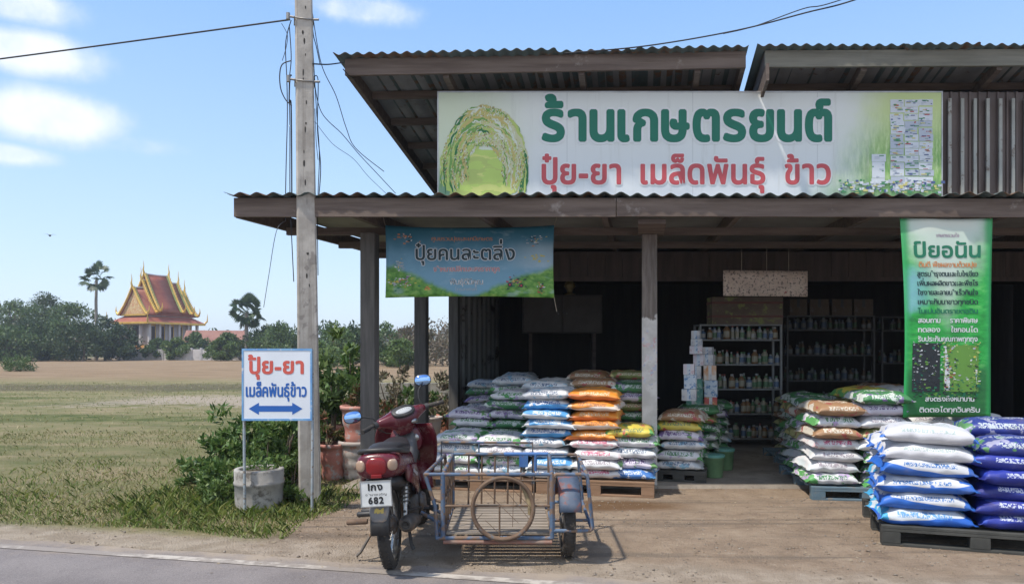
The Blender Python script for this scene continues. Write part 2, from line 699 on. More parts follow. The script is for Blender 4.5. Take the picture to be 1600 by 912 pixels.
SHEET = worn("aged_sheet", (.18, .17, .155), (.29, .275, .25), .7, scale=1.2, bump=.1)
TIN_W = worn("wall_tin_brown", (.075, .052, .047), (.12, .085, .075), .6, .15, scale=1.5, bump=.12)
TIN_G = worn("wall_tin_grey", (.30, .29, .27), (.42, .405, .38), .6, .25, scale=1.2, bump=.1, stretch=(2, 2, .5), c3=(.10, .08, .065), t3=.6)
DARKW = worn("interior_dark_boards", (.016, .013, .011), (.028, .023, .02), .85, scale=2, bump=.2, stretch=(5, 5, .6))  # near black, putting the darkness of the interior into the boards

shop = thing("shop_building", "open fronted farm supply shop with corrugated tin roofs on posts", "shop building", (0, 0, 0))


def P(u, d, z):
    return (u + KS * d, Y0 + d, z)


def sbox(m, u0, u1, d0, d1, z0, z1, mi=0, tilt=0., zd=0.):
    """box square to the shop; tilt lifts it along u, zd along d"""
    def q(u, d, z):
        x, y, _ = P(u, d, 0)
        return (x, y, z + tilt * (u - u0) + zd * (d - d0))
    return m.hexa([q(u0, d0, z0), q(u1, d0, z0), q(u1, d1, z0), q(u0, d1, z0), q(u0, d0, z1), q(u1, d0, z1), q(u1, d1, z1), q(u0, d1, z1)], mi)


# concrete slab
m = MB()
m.hexa([P(-1.75, -.15, -.05), P(9.3, -.15, -.05), P(9.3, 7.9, -.05), P(-1.75, 7.9, -.05), P(-1.75, -.1, .03), P(9.3, -.1, .03), P(9.3, 7.9, .03), P(-1.75, 7.9, .03)])
tag(m.build("shop_floor", concrete_floor_mat()), kind="structure")


def corrugated(m, u0, u1, d0, d1, z0, tilt, zd, period=.125, amp=.014, thick=.004, nd=1, mi=0, seed=0):
    """roof sheet with waves running down the slope, closed at the ends"""
    n = int((u1 - u0) / period * 8)
    rr = random.Random(seed)
    jag = {}
    top, bot = [], []
    for k in range(nd + 1):
        d = d0 + (d1 - d0) * k / nd
        for i in range(n + 1):
            u = u0 + (u1 - u0) * i / n
            sheet = int((u - u0) / .76)
            jj = jag.setdefault(sheet, (rr.uniform(-.035, .02), rr.uniform(-.008, .008)))
            dd = d + (jj[0] if k == 0 else 0)
            z = z0 + tilt * (u - u0) + zd * (d - d0) + amp * math.cos(2 * math.pi * (u - u0) / period) + jj[1]
            z += .012 * noise.noise(Vector((u * .7, d, seed)))
            x, y, _ = P(u, dd, 0)
            top.append((x, y, z + thick))
            bot.append((x, y, z))
    w = n + 1
    N_ = len(top)
    f = []
    for k in range(nd):
        for i in range(n):
            a, b, c, e = k * w + i, k * w + i + 1, (k + 1) * w + i + 1, (k + 1) * w + i
            f.append((a, b, c, e))
            f.append((e + N_, c + N_, b + N_, a + N_))
    for i in range(n):
        f.append((i + N_, i + 1 + N_, i + 1, i))
        o = nd * w
        f.append((o + i, o + i + 1, o + i + 1 + N_, o + i + N_))
    m.add(top + bot, f, mi, True)


# lower (porch) roof, front edge at d = -.8
ZL = 2.70          # underside of fascia
SL = .034
m = MB()
corrugated(m, -2.55, 9.4, -.86, 7.9, ZL + .20, 0, SL, period=.155, amp=.016, nd=6, seed=3)  # carried on over the store to keep loft light out of it
m.build("lower_roof", TIN_T, shop)
m = MB()
sbox(m, -2.42, 9.3, -.70, 7.8, ZL + .150, ZL + .158, zd=SL)
m.build("ceiling_sheet", SHEET, shop)
for i, (a, b) in enumerate(((-2.50, 1.12), (1.126, 5.1), (5.106, 9.3))):
    m = MB()
    sbox(m, a, b, -.80, -.765, ZL + (.004 if i == 1 else 0), ZL + .180, tilt=(.0, -.002, -.004)[i])
    m.build("fascia_board", WOOD_F, shop, bevel=.004)
m = MB()
sbox(m, -2.50, -2.455, -.764, 7.8, ZL - .005, ZL + .148, zd=SL)
m.build("edge_rafter", WOOD_D, shop)
for u in (-1.42, -.2, 1.0, 2.3, 3.6, 4.9, 6.2):
    m = MB()
    sbox(m, u - .03, u + .03, -.762, 4.0, ZL + .02, ZL + .147, zd=SL)
    m.build("rafter", WOOD_D, shop)
for d in (.12, 1.5, 2.9):
    m = MB()
    sbox(m, -2.44, 9.2, d, d + .05, ZL - .06 + SL * (d + .8), ZL + .018 + SL * (d + .8))
    m.build("purlin", WOOD_D, shop)
# posts
for u, d, w, mat in ((-1.5, 0, .15, POSTW), (-1.51, 1.9, .15, POSTW), (-1.62, 4.08, .15, POSTW)):
    m = MB()
    sbox(m, u - w / 2, u + w / 2, d - w / 2, d + w / 2, 0.02, ZL - .06 + SL * (d + .8))
    m.build("post", mat, shop, bevel=.006)


def paint_post_mat():
    N = Nodes("half_painted_post")
    z = N.xyz(N.tc())[2]
    n1 = N.noise(7, detail=6)
    wood = N.mix(N.step(N.noise(5, stretch=(6, 6, .6)), .35, .65), (.12, .10, .088), (.20, .17, .15))
    paint = N.mix(N.step(n1, .35, .7), (.44, .425, .40), (.60, .585, .56))
    paint = N.mix(N.step(N.noise(14, detail=7, rough=.7), .62, .7), paint, (.22, .18, .15))
    k = N.step(N.math('ADD', z, N.math('MULTIPLY', N.math('SUBTRACT', n1, .5), .3)), 1.80, 1.77)
    col = N.mix(k, wood, paint)
    # remains of small stickers
    v = N.new("ShaderNodeTexVoronoi")
    v.inputs["Scale"].default_value = 28
    N.t.links.new(N.tc(), v.inputs["Vector"])
    zz = N.math('MULTIPLY', N.step(z, 1.05, 1.1), N.step(z, 1.7, 1.65))
    st = N.math('MULTIPLY', N.step(N.noise(16, detail=2), .56, .6), zz)
    sc_ = N.ramp(v.outputs["Color"], [(0, (.12, .2, .42)), (.5, (.6, .6, .6)), (1, (.5, .08, .08))])
    col = N.mix(N.math('MULTIPLY', st, .7), col, sc_)
    N.bump(N.noise(40), .25, .005)
    return N.set(col, .75)


m = MB()
sbox(m, 1.37, 1.53, -.08, .08, 0.0, ZL - .05)
pst = m.build("post", paint_post_mat(), shop, bevel=.007)
pst["label"] = "post with dark bare top and flaking pale paint below"
m = MB()
sbox(m, 1.33, 1.60, -.70, .09, ZL - .048, ZL - .002)
m.build("bracket", WOOD_F, shop, bevel=.004)
m = MB()
sbox(m, 4.85, 5.0, -.07, .07, 0.02, ZL - .06)
m.build("post", worn("tan_post", (.33, .27, .20), (.42, .35, .27), .8, scale=4, stretch=(6, 6, .6)), shop, bevel=.006)
# inner wall line and interior
def ribbed(m, p0, p1, z0, z1, period=.2, depth=.025, duty=.45, seed=0):
    """upright sheet with raised ribs from p0 to p1 (u,d)"""
    L = math.hypot(p1[0] - p0[0], p1[1] - p0[1])
    du, dd = (p1[0] - p0[0]) / L, (p1[1] - p0[1]) / L
    nu, ndd = -dd, du
    s_, prof = 0., []
    while s_ < L:
        for a, h in ((0, 0), (.08, 1), (duty - .08, 1), (duty, 0)):
            prof.append((min(L, s_ + a * period), h * depth))
        s_ += period
    prof.append((L, 0))
    v = []
    for a, h in prof:
        u, d = p0[0] + du * a + nu * h, p0[1] + dd * a + ndd * h
        x, y, _ = P(u, d, 0)
        v += [(x, y, z0), (x, y, z1)]
    m.add(v, [(2 * i, 2 * i + 2, 2 * i + 3, 2 * i + 1) for i in range(len(prof) - 1)])


m = MB()
ribbed(m, (-1.62, 7.75), (-1.62, 4.16), .02, 2.83, .42, .035, .5)
m.build("side_wall", TIN_G, shop, solid=.004)
m = MB()
ribbed(m, (-1.62, 7.75), (-1.62, 4.16), 2.834, 3.05, .42, .035, .5)
sbox(m, -1.7, 9.3, 7.76, 7.85, 0, 3.1)
sbox(m, 9.2, 9.3, -.1, 7.7, 0, 3.0)
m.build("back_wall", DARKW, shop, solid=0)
m = MB()
for i in range(44):
    a = -1.58 + i * .245
    sbox(m, a, a + .24, 2.60, 2.625, 2.42 + rnd.uniform(-.006, .006), 2.815)
sbox(m, -1.58, 9.2, 2.57, 2.597, 2.40, 2.46)
m.build("transom_boards", worn("transom_dark_boards", (.05, .036, .03), (.085, .062, .052), .8, scale=2, stretch=(5, 5, .6), bump=.25), shop)

# upper roofs: shed roof falling to the back, a narrow gap between the two
SU = -.16
ROOFS = ((-1.72, 2.405, 4.26, .019, WOOD_D), (2.60, 9.4, 4.345, .006, WOOD_G))
for k, (u0, u1, z0, tl, fm) in enumerate(ROOFS):
    u0s, u1s = u0 + .034, u1 + .034    # d = -.2
    m = MB()
    corrugated(m, u0s - .09, u1s + .02, -.27, 7.9, z0 + .19, tl, SU, period=.125, amp=.014, nd=7, seed=11 + k)
    r = m.build("upper_roof", TIN_T, shop)
    r["label"] = ("left corrugated roof sheet ending at the gap", "right corrugated roof sheet above the ribbed wall")[k]
    m = MB()
    sbox(m, u0s, u1s, -.20, -.165, z0, z0 + .172, tilt=tl)
    f_ = m.build("fascia_board", (WOOD_F, WOOD_G)[k], shop, bevel=.004)
    f_["label"] = ("brown upper eave board", "grey green upper eave board")[k]
    # tin seen from below
    m = MB()
    corrugated(m, u0s, u1s, -.15, 7.85, z0 + .165, tl, SU, period=.19, amp=.010, nd=3, seed=31 + k)
    m.build("roof_lining", TIN_U, shop)
    for e, u in enumerate((u0s, u1s - .05)):
        m = MB()
        sbox(m, u, u + .05, -.162, 7.7, z0 + .005 + tl * (u - u0s), z0 + .145 + tl * (u - u0s), zd=SU)
        m.build("edge_rafter", WOOD_D, shop)
    for d in (.42, 1.05, 1.7, 2.35, 3.0, 4.0):
        m = MB()
        sbox(m, u0s + .06, u1s - .06, d, d + .05, z0 + .07 + SU * (d + .2), z0 + .148 + SU * (d + .2), tilt=tl)
        m.build("purlin", WOOD_D, shop)
    for u in (u0s + 1.0, u0s + 2.4, u0s + 3.6):
        m = MB()
        sbox(m, u, u + .06, -.162, 3.4, z0 - .03 + tl * (u - u0s), z0 + .066 + tl * (u - u0s), zd=SU)
        m.build("rafter", WOOD_D, shop)
m = MB()
sbox(m, 2.636, 2.668, -.262, .9, 4.185, 4.36, zd=SU)  # added to block sun falling through the roof gap onto the sign
m.build("gap_sun_block", WOOD_D, shop)
m = MB()
sbox(m, -.6, 9.3, .14, .2, 4.06, 4.17)
m.build("wall_plate", WOOD_D, shop)
for u in (-.55, 1.2, 3.1):
    m = MB()
    sbox(m, u, u + .09, .21, .29, 2.93, 4.05)
    m.build("upper_post", POSTW, shop)
m = MB()
ribbed(m, (9.3, .128), (3.0, .128), 2.93, 4.2, .1, .018, .32, 2)
RIB = Nodes("ribbed_wall_tin")
zf = RIB.noise(3, detail=6, stretch=(1, 1, .4))
RIB.set(RIB.mix(RIB.step(zf, .35, .65), (.10, .075, .068), (.15, .115, .105)), .55, .2)
m.build("upper_wall", RIB.m, shop, solid=.003)
m = MB()
for i in range(34):
    u = 4.64 + i * .1355
    sbox(m, u, u + .034, .082, .105, 2.93, 4.12)
m.build("wall_batten", worn("pale_wall_ribs", (.27, .27, .25), (.36, .36, .33), .6, scale=4, bump=.1, c3=(.16, .12, .10), t3=.62), shop)
# unpainted ceiling over the store at the back, closes the loft
m = MB()
sbox(m, -1.62, 9.2, 3.3, 7.74, 2.80, 2.82)
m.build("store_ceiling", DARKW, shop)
# ------------------------------------------------------------------ shop sign, banners, road sign, pole, cables
def flat(name, c, rough=.5, var=.08):
    return worn(name, c, tuple(v * (1 - var) for v in c), rough, scale=3, bump=0)


GREEN_I = flat("sign_green_ink", (.0, .165, .105))
RED_I = flat("sign_red_ink", (.56, .085, .10))
WHITE_I = flat("sign_white_ink", (.78, .79, .80))
ALU = worn("aluminium_edge", (.55, .55, .56), rough=.4, metal=.4, scale=5, bump=0)

# main sign: local x along the board, z up, face towards -y
SW, SH = 5.36, 1.08
SY = 7.88


def main_sign_mat():
    N = Nodes("printed_shop_sign")
    x, y, z = N.xyz(N.tc())
    n1 = N.noise(2.2, detail=5)
    base = N.mix(N.step(z, -.1, .9), (.68, .72, .77), (.72, .74, .72))
    wob = N.math('MULTIPLY', N.math('SUBTRACT', n1, .5), .7)
    # soft green wash at the left and the top
    l = N.step(N.math('ADD', x, wob), -1.45, -2.5)
    base = N.mix(N.math('MULTIPLY', l, .55), base, (.56, .66, .36))
    # meadow at the right
    xr = N.math('ADD', x, N.math('MULTIPLY', wob, .8))
    gr = N.step(N.math('SUBTRACT', xr, N.math('MULTIPLY', z, .28)), 1.30, 1.95)
    blades = N.noise(9, stretch=(3.2, 1, .7), detail=6, rough=.65)
    meadow = N.ramp(blades, [(.3, (.10, .30, .06)), (.5, (.30, .50, .16)), (.68, (.55, .68, .36))])
    meadow = N.mix(N.step(z, .55, 1.15), meadow, (.50, .62, .22))
    glow = N.step(N.math('ADD', z, wob), .45, .95)
    meadow = N.mix(N.math('MULTIPLY', glow, .35), meadow, (.68, .74, .42))
    base = N.mix(gr, base, meadow)
    low = N.math('MULTIPLY', N.step(z, .32, .06), N.step(xr, .95, 1.8))
    base = N.mix(N.math('MULTIPLY', low, .7), base, (.10, .27, .12))
    ll = N.math('MULTIPLY', N.step(N.math('ADD', z, N.math('MULTIPLY', wob, .3)), .48, .1), N.step(x, -1.6, -2.5))
    base = N.mix(N.math('MULTIPLY', ll, .75), base, (.03, .22, .09))
    seam = None
    for xs in (-1.31, .03, 1.36):
        k = N.step(N.math('ABSOLUTE', N.math('SUBTRACT', x, xs)), .006, .002)
        seam = k if seam is None else N.math('MAXIMUM', seam, k)
    base = N.mix(N.math('MULTIPLY', seam, .35), base, (.30, .32, .33))
    stain = N.math('MULTIPLY', N.step(N.noise(5, stretch=(2.4, 1, .16), detail=5, rough=.65), .54, .74), .3)
    base = N.mix(stain, base, (.42, .42, .38))
    N.bump(N.noise(1.1, stretch=(1, 1, .6), detail=2), .25, .05)
    N.set(base, .38)
    return N.m


sign = thing("shop_sign", "long white shop sign with green and red lettering and rice ears, under the upper eave", "shop sign", (at(1078, 0, SY).x, SY, 3.0))
m = MB()
m.box(-SW / 2, SW / 2, 0, .035, 0, SH + .1)
m.build("board", main_sign_mat(), sign)
m = MB()
for a in ((-SW / 2 - .012, -SW / 2, 0, SH + .1), (SW / 2, SW / 2 + .012, 0, SH + .1), (-SW / 2 - .012, SW / 2 + .012, SH + .1, SH + .114)):
    m.box(a[0], a[1], -.006, .04, a[2], a[3])
m.build("frame", ALU, sign)


def splace(x, z, l):
    return (x, -.002 - l, z)


def spx(px, py):
    """photograph pixel -> sign coordinates"""
    p = at(px, py, SY)
    return p.x - sign.location.x, p.z - 3.0


mpp = SY / F      # metres per photograph pixel on the sign
x, z = spx(1073, 219)
for bold, mat_, lift in ((.046, 'halo', .001), (.021, 'ink', .004)):
    m = MB()
    lettering(m, "ร้านเกษตรยนต์", x, z, 46 * mpp, splace, width=448 * mpp, bold=bold, lift=lift, track=.14)
    m.build("lettering_outline" if mat_ == 'halo' else "lettering", WHITE_I if mat_ == 'halo' else GREEN_I, sign)
x, z = spx(1072, 287)
for bold, mat_, lift in ((.026, 'halo', .001), (.0095, 'ink', .004)):
    m = MB()
    lettering(m, "ปุ๋ย-ยา  เมล็ดพันธุ์  ข้าว", x, z, 30 * mpp, splace, width=449 * mpp, bold=bold, lift=lift, track=.13)
    m.build("lettering_outline" if mat_ == 'halo' else "lettering", WHITE_I if mat_ == 'halo' else RED_I, sign)


def blade(m, pts, w, mi, place, lift):
    """flat tapering stroke on a board"""
    v = []
    n = len(pts)
    for i, (a, b) in enumerate(pts):
        c, d = pts[min(i + 1, n - 1)], pts[max(i - 1, 0)]
        t = Vector((c[0] - d[0], c[1] - d[1], 0))
        t = t.normalized() if t.length else Vector((1, 0, 0))
        k = w * (math.sin(math.pi * (i + .25) / (n - .4)) ** .7 if 0 < i < n - 1 else .12)
        v.append(place(a - t.y * k, b + t.x * k, lift + rnd.random() * .0002))
        v.append(place(a + t.y * k, b - t.x * k, lift + rnd.random() * .0002))
    m.add(v, [(2 * i, 2 * i + 2, 2 * i + 3, 2 * i + 1) for i in range(n - 1)], mi)


# printed rice ears bent into an arch
m = MB()
cx, cz = spx(757, 262)
RICE = [flat("rice_deep_green", (.02, .17, .05)), flat("rice_green", (.17, .36, .08)), flat("rice_light", (.47, .58, .16)),
        flat("rice_gold", (.56, .47, .16)), flat("rice_straw", (.60, .60, .38)), flat("rice_pale", (.68, .73, .62)), flat("rice_brown", (.30, .21, .08)),
        flat("rice_lime", (.50, .66, .16)), flat("rice_yellow", (.64, .70, .22))]
# lime meadow seen through the arch
pts = [(cx + math.cos(t) * 46 * mpp * (1 + .08 * math.sin(3 * t)), cz - 12 * mpp + math.sin(t) * 46 * mpp) for t in [2 * math.pi * i / 26 for i in range(26)]]
for i in range(300):
    t, k = rnd.uniform(0, 6.28), math.sqrt(rnd.random())
    a, b = cx - 6 * mpp + math.cos(t) * k * 44 * mpp, cz - 16 * mpp + math.sin(t) * k * 44 * mpp
    w = rnd.uniform(.02, .10)
    if b > .07:
        ring = [splace(a + w * math.cos(q) * 1.5, max(.05, b + w * .45 * math.sin(q)), .0005 + i * .000002) for q in [2 * math.pi * j / 9 for j in range(9)]]
        m.add(ring, [tuple(range(9))], 7 if b > cz - 34 * mpp and rnd.random() < .55 else rnd.choice((2, 2, 8, 8, 7)))
for i in range(620):
    f = rnd.random()
    r = .40 + .58 * f ** .8
    a0 = rnd.uniform(-.25, math.pi + .2)
    if a0 > 2.2 and rnd.random() < .3:
        a0 -= .8
    ln = rnd.uniform(.25, .7)
    dr = rnd.uniform(-.06, .05)
    pts = []
    for k in range(7):
        t = a0 + ln * (k / 6 - .5)
        rk = r + dr * (k / 6) + .015 * math.sin(k * 2.1 + i)
        pts.append((cx + math.cos(t) * rk * 70 * mpp, max(.06, cz - 6 * mpp + math.sin(t) * rk * 103 * mpp)))
    right = math.cos(a0) > 0
    mi = rnd.choice((0, 1, 1, 2, 3, 4, 5, 2) if not right else (1, 2, 2, 3, 3, 4, 4, 5))
    if math.sin(a0) < .25 and r > .85:
        mi = rnd.choice((0, 0, 1, 2))
    blade(m, pts, rnd.uniform(.006, .017), mi, splace, .0012 + i * .000004)
    if mi in (3, 4, 5, 2) and rnd.random() < .75:            # grains along the ear
        for k in range(1, 6):
            for sgn in (-1, 1):
                px, pz = pts[k]
                ox, oz = rnd.uniform(-.012, .012), rnd.uniform(-.012, .012)
                w = rnd.uniform(.004, .008)
                m.add([splace(px + ox - w * .5, pz + oz - w * 2, .0030 + rnd.random() * .0006), splace(px + ox + w, pz + oz, .0030 + rnd.random() * .0006),
                       splace(px + ox + w * .5, pz + oz + w * 2, .0030 + rnd.random() * .0006), splace(px + ox - w, pz + oz, .0030 + rnd.random() * .0006)], [(0, 1, 2, 3)], rnd.choice((3, 4, 5, 6, 2)))
m.build("rice_picture", RICE, sign)

# printed pile of white packs at the right of the sign
m = MB()
PACK = [flat("pack_white", (.66, .70, .76)), flat("pack_grey", (.48, .53, .62)), flat("pack_ink_blue", (.08, .12, .28)), flat("pack_ink_green", (.07, .26, .12)),
        flat("pack_ink_red", (.45, .10, .10)), flat("pack_yellow", (.62, .58, .22))]


def quad(m, x0, x1, z0, z1, mi, lift, place=splace, skew=0.):
    j = lambda: lift + rnd.random() * .00015
    m.add([place(x0, z0, j()), place(x1, z0, j()), place(x1 + skew, z1, j()), place(x0 + skew, z1, j())], [(0, 1, 2, 3)], mi)


def packs(m, px0, px1, py0, py1, rows, cols, place, conv, n_mark, lift=.0008):
    for r_ in range(rows):
        for c_ in range(cols):
            a = px0 + (px1 - px0) * (c_ + rnd.uniform(-.04, .04)) / cols
            b = a + (px1 - px0) / cols * rnd.uniform(.9, 1.02)
            t0 = py0 + (py1 - py0) * (r_ + rnd.uniform(-.05, .05)) / rows
            t1 = t0 + (py1 - py0) / rows * rnd.uniform(.85, 1.0)
            if r_ == 0 and rnd.random() < .35:
                continue
            x0, z0 = conv(a, t1)
            x1, z1 = conv(b, t0)
            lf = lift + (r_ * cols + c_) * .00003
            quad(m, x0, x1, z0, z1, rnd.choice((0, 0, 0, 1)), lf, place)
            for k in range(n_mark):
                w, h = (x1 - x0) * rnd.uniform(.08, .4), (z1 - z0) * rnd.uniform(.06, .2)
                u, v = rnd.uniform(x0, x1 - w), rnd.uniform(z0, z1 - h)
                quad(m, u, u + w, v, v + h, rnd.choice((1, 1, 2, 3, 3, 4, 5, 1)), lf + .0015 + k * .0002, place)


packs(m, 1391, 1458, 156, 298, 13, 3, splace, spx, 7)
packs(m, 1362, 1384, 228, 292, 5, 1, splace, spx, 3, .0012)
for i in range(150):                                      # grasses and small packs along the lower edge
    a, b = spx(rnd.uniform(1308, 1470), rnd.uniform(284, 303))
    w = rnd.uniform(.01, .05)
    quad(m, a, a + w, b, b + rnd.uniform(.008, .03), rnd.choice((0, 1, 2, 3, 3, 5, 1)), .0055 + i * .00002)
m.build("product_picture", PACK, sign)


# ---- cloth banners: place() bends the print with the cloth
def cloth(w, h, sag, wav, seed):
    def f(x, z, l=0.):
        u = min(1., max(0., x / w + .5))
        v = min(1., max(0., z / h))
        dz = -sag * math.sin(math.pi * u) ** .8 * v ** 2 + sag * .45 * math.sin(math.pi * u) * (1 - v)
        dy = wav * (math.sin(u * 7 + seed) * (.35 + .65 * v) + .6 * math.sin(u * 13 + v * 3 + seed * 2)) - .02 * math.sin(math.pi * v)
        return (x - .012 * math.sin(math.pi * v) * (2 * u - 1), dy - l, z + dz)
    return f


def blue_banner_mat():
    N = Nodes("printed_blue_banner")
    x, y, z = N.xyz(N.tc())
    n1 = N.noise(3.5, detail=5)
    wob = N.math('MULTIPLY', N.math('SUBTRACT', n1, .5), .5)
    skyc = N.mix(N.step(N.math('ADD', z, wob), .2, .75), (.17, .36, .50), (.02, .145, .23))
    hillz = N.math('ADD', N.math('MULTIPLY', N.math('ABSOLUTE', x), .38), N.math('MULTIPLY', wob, .5))
    k = N.step(N.math('SUBTRACT', N.math('ADD', hillz, .02), z), -.03, .05)
    grass = N.ramp(N.noise(13, detail=6, rough=.65, stretch=(1, 1, 1.6)), [(.3, (.03, .13, .02)), (.5, (.12, .32, .05)), (.7, (.30, .46, .12))])
    col = N.mix(k, skyc, grass)
    lite = N.math('MULTIPLY', N.step(x, .25, .75), N.math('MULTIPLY', N.step(z, .62, .5), N.step(z, .26, .36)))
    col = N.mix(N.math('MULTIPLY', lite, .45), col, (.50, .58, .62))
    cl = N.math('MULTIPLY', N.step(N.noise(6, stretch=(.6, 1, 1.4)), .56, .7), .35)
    col = N.mix(cl, col, (.42, .56, .66))
    return N.set(col, .5)


BY = 7.70
bx0, bx1 = at(602, 0, BY).x, at(866, 0, BY).x
bw, bh = bx1 - bx0, .755
bz = at(0, 465, BY).z
ban = thing("blue_banner", "blue and green printed cloth banner tied up under the porch roof at left", "banner", ((bx0 + bx1) / 2, BY, bz))
cf = cloth(bw, bh, .03, .007, 1.0)
m = MB()
m.grid(lambda u, v: cf((u - .5) * bw, v * bh), 48, 20)
m.build("cloth", blue_banner_mat(), ban, solid=.0015)
INKS = [flat("banner_white", (.70, .72, .74)), flat("banner_ink_dark", (.015, .04, .05)), flat("banner_ink_orange", (.62, .24, .08)), flat("banner_ink_red", (.48, .05, .06)),
        flat("banner_yellow", (.62, .52, .10)), flat("banner_ink_green", (.01, .17, .09)), flat("banner_purple", (.22, .07, .22)), flat("banner_grey", (.40, .43, .46))]
bp = lambda x, z, l: cf(x, z, l + .0025)


def bpx(px, py):
    p = at(px, py, BY)
    return p.x - (bx0 + bx1) / 2, p.z - bz


bm = BY / F
m = MB()
x, z = bpx(727, 406)
lettering(m, "ปุ๋ยคนละตลิ่ง", x, z, 18 * bm, bp, width=156 * bm, bold=.011, mi=0, lift=.001, track=.13)
lettering(m, "ปุ๋ยคนละตลิ่ง", x, z, 18 * bm, bp, width=156 * bm, bold=.0035, mi=1, lift=.003, track=.13)
x, z = bpx(722, 374)
lettering(m, "ศูนยรวมปุยและเคมีเกษตร", x, z, 5.5 * bm, bp, width=96 * bm, mi=2, lift=.001)
x, z = bpx(729, 425)
lettering(m, "จำหนายปลีกและสงราคาถูก", x, z, 6.5 * bm, bp, width=104 * bm, bold=.003, mi=0, lift=.001)
lettering(m, "จำหนายปลีกและสงราคาถูก", x, z, 6.5 * bm, bp, width=104 * bm, mi=3, lift=.0025)
x, z = bpx(729, 446)
lettering(m, "พันธุ์ดีมีคุณ", x, z, 7 * bm, bp, width=52 * bm, bold=.002, mi=0, lift=.001)
lettering(m, "พันธุ์ดีมีคุณ", x, z, 7 * bm, bp, width=52 * bm, mi=1, lift=.0022)
x, z = bpx(728, 456)
lettering(m, "โทรสงถึงที่", x, z, 4 * bm, bp, width=34 * bm, mi=7, lift=.001)
m.build("lettering", INKS, ban)
m = MB()
for (ax, ay, sx_, sy_, n, cols) in ((633, 371, 17, 9, 26, (1, 2, 2, 7, 0)), (832, 374, 17, 8, 26, (0, 7, 2, 1, 4)), (627, 440, 26, 12, 60, (0, 0, 7, 5, 4, 6, 2)),
                                     (623, 416, 8, 14, 22, (0, 7, 4)), (668, 453, 5, 4, 8, (2, 4)), (806, 441, 17, 9, 44, (1, 1, 3, 4, 5, 6)), (845, 450, 8, 8, 22, (3, 0, 2, 1)),
                                     (838, 402, 17, 9, 16, (4, 4))):
    for i in range(n):
        a = ax + rnd.gauss(0, .45) * sx_
        b = ay + rnd.gauss(0, .45) * sy_
        x, z = bpx(a, b)
        w, h = rnd.uniform(.008, .03), rnd.uniform(.004, .016)
        if z < .02 or z > bh - .03:
            continue
        quad(m, x - w / 2, x + w / 2, z - h / 2, z + h / 2, rnd.choice(cols), .0012 + i * .00003, bp, rnd.uniform(-.01, .01))
for wx, wy in ((797, 446), (815, 447)):                    # wheels of the little printed tractor
    x, z = bpx(wx, wy)
    m.add([bp(x + .022 * math.cos(t), z + .022 * math.sin(t), .004) for t in [i * math.pi / 8 for i in range(16)]], [tuple(range(16))], 1)
    m.add([bp(x + .011 * math.cos(t), z + .011 * math.sin(t), .005) for t in [i * math.pi / 8 for i in range(16)]], [tuple(range(16))], 3)
m.build("printed_picture", INKS, ban)
ROPE = worn("pale_cord", (.42, .36, .28), rough=.9, scale=8, bump=0)
for sx_, sz_ in ((-bw / 2, bh), (bw / 2, bh), (bw / 2, 0)):
    m = MB()
    p = Vector(cf(sx_, sz_))
    e = p + Vector((.03 * (1 if sx_ > 0 else -1), .05, .09 if sz_ > 0 else -.14))
    m.tube([p, (p + e) / 2 + Vector((0, 0, -.005)), e], .004, 6)
    m.build("cord", ROPE, ban)


def green_banner_mat():
    N = Nodes("printed_green_banner")
    x, y, z = N.xyz(N.tc())
    z = N.math('MULTIPLY', z, 1.084)
    x = N.math('MULTIPLY', x, 1.084)
    n1 = N.noise(4, detail=5)
    wob = N.math('MULTIPLY', N.math('SUBTRACT', n1, .5), .6)
    zz = N.math('ADD', z, wob)
    pale = N.step(N.math('ADD', zz, N.math('MULTIPLY', N.math('ABSOLUTE', x), -1.7)), .75, 1.5)
    grs = N.ramp(N.noise(11, detail=6, rough=.6, stretch=(.7, 1, 1.6)), [(.3, (.01, .18, .03)), (.55, (.025, .38, .06)), (.75, (.14, .52, .13))])
    col = N.mix(pale, grs, (.52, .62, .54))
    blue = N.math('MULTIPLY', N.step(zz, 1.05, 1.25), N.math('MULTIPLY', N.step(zz, 1.6, 1.4), N.step(x, -.05, -.38)))
    col = N.mix(N.math('MULTIPLY', blue, .7), col, (.25, .48, .62))
    edge = N.step(N.math('ABSOLUTE', x), .36, .44)
    col = N.mix(N.math('MULTIPLY', edge, .85), col, (.02, .33, .09))
    top = N.math('MULTIPLY', N.step(z, 1.86, 2.02), N.step(N.math('ABSOLUTE', x), .42, .2))
    col = N.mix(N.math('MULTIPLY', top, .7), col, (.62, .62, .55))
    dark = N.math('MULTIPLY', N.step(zz, .62, .35), N.step(N.math('ABSOLUTE', x), .44, .38))
    col = N.mix(N.math('MULTIPLY', dark, .8), col, (.015, .10, .035))
    return N.set(col, .45)


GY = 7.04
gx0, gx1 = at(1408, 0, GY).x, at(1550, 0, GY).x
gw, gh = gx1 - gx0, 1.90
gz = at(0, 652, GY).z
gb = thing("green_banner", "tall green printed cloth banner hanging from the porch eave at right", "banner", ((gx0 + gx1) / 2, GY, gz))
gcf0 = cloth(gw, gh, .012, .006, 2.2)


def gcf(x, z, l=0.):
    k = .945 + .055 * z / gh + .02 * (1 - math.sin(math.pi * z / gh))
    return gcf0(x * k, z, l)


m = MB()
m.grid(lambda u, v: gcf((u - .5) * gw, v * gh), 26, 50)
m.build("cloth", green_banner_mat(), gb, solid=.0015)
gp = lambda x, z, l: gcf(x, z, l + .0025)


def gpx(px, py):
    p = at(px, py, GY)
    return p.x - (gx0 + gx1) / 2, p.z - gz


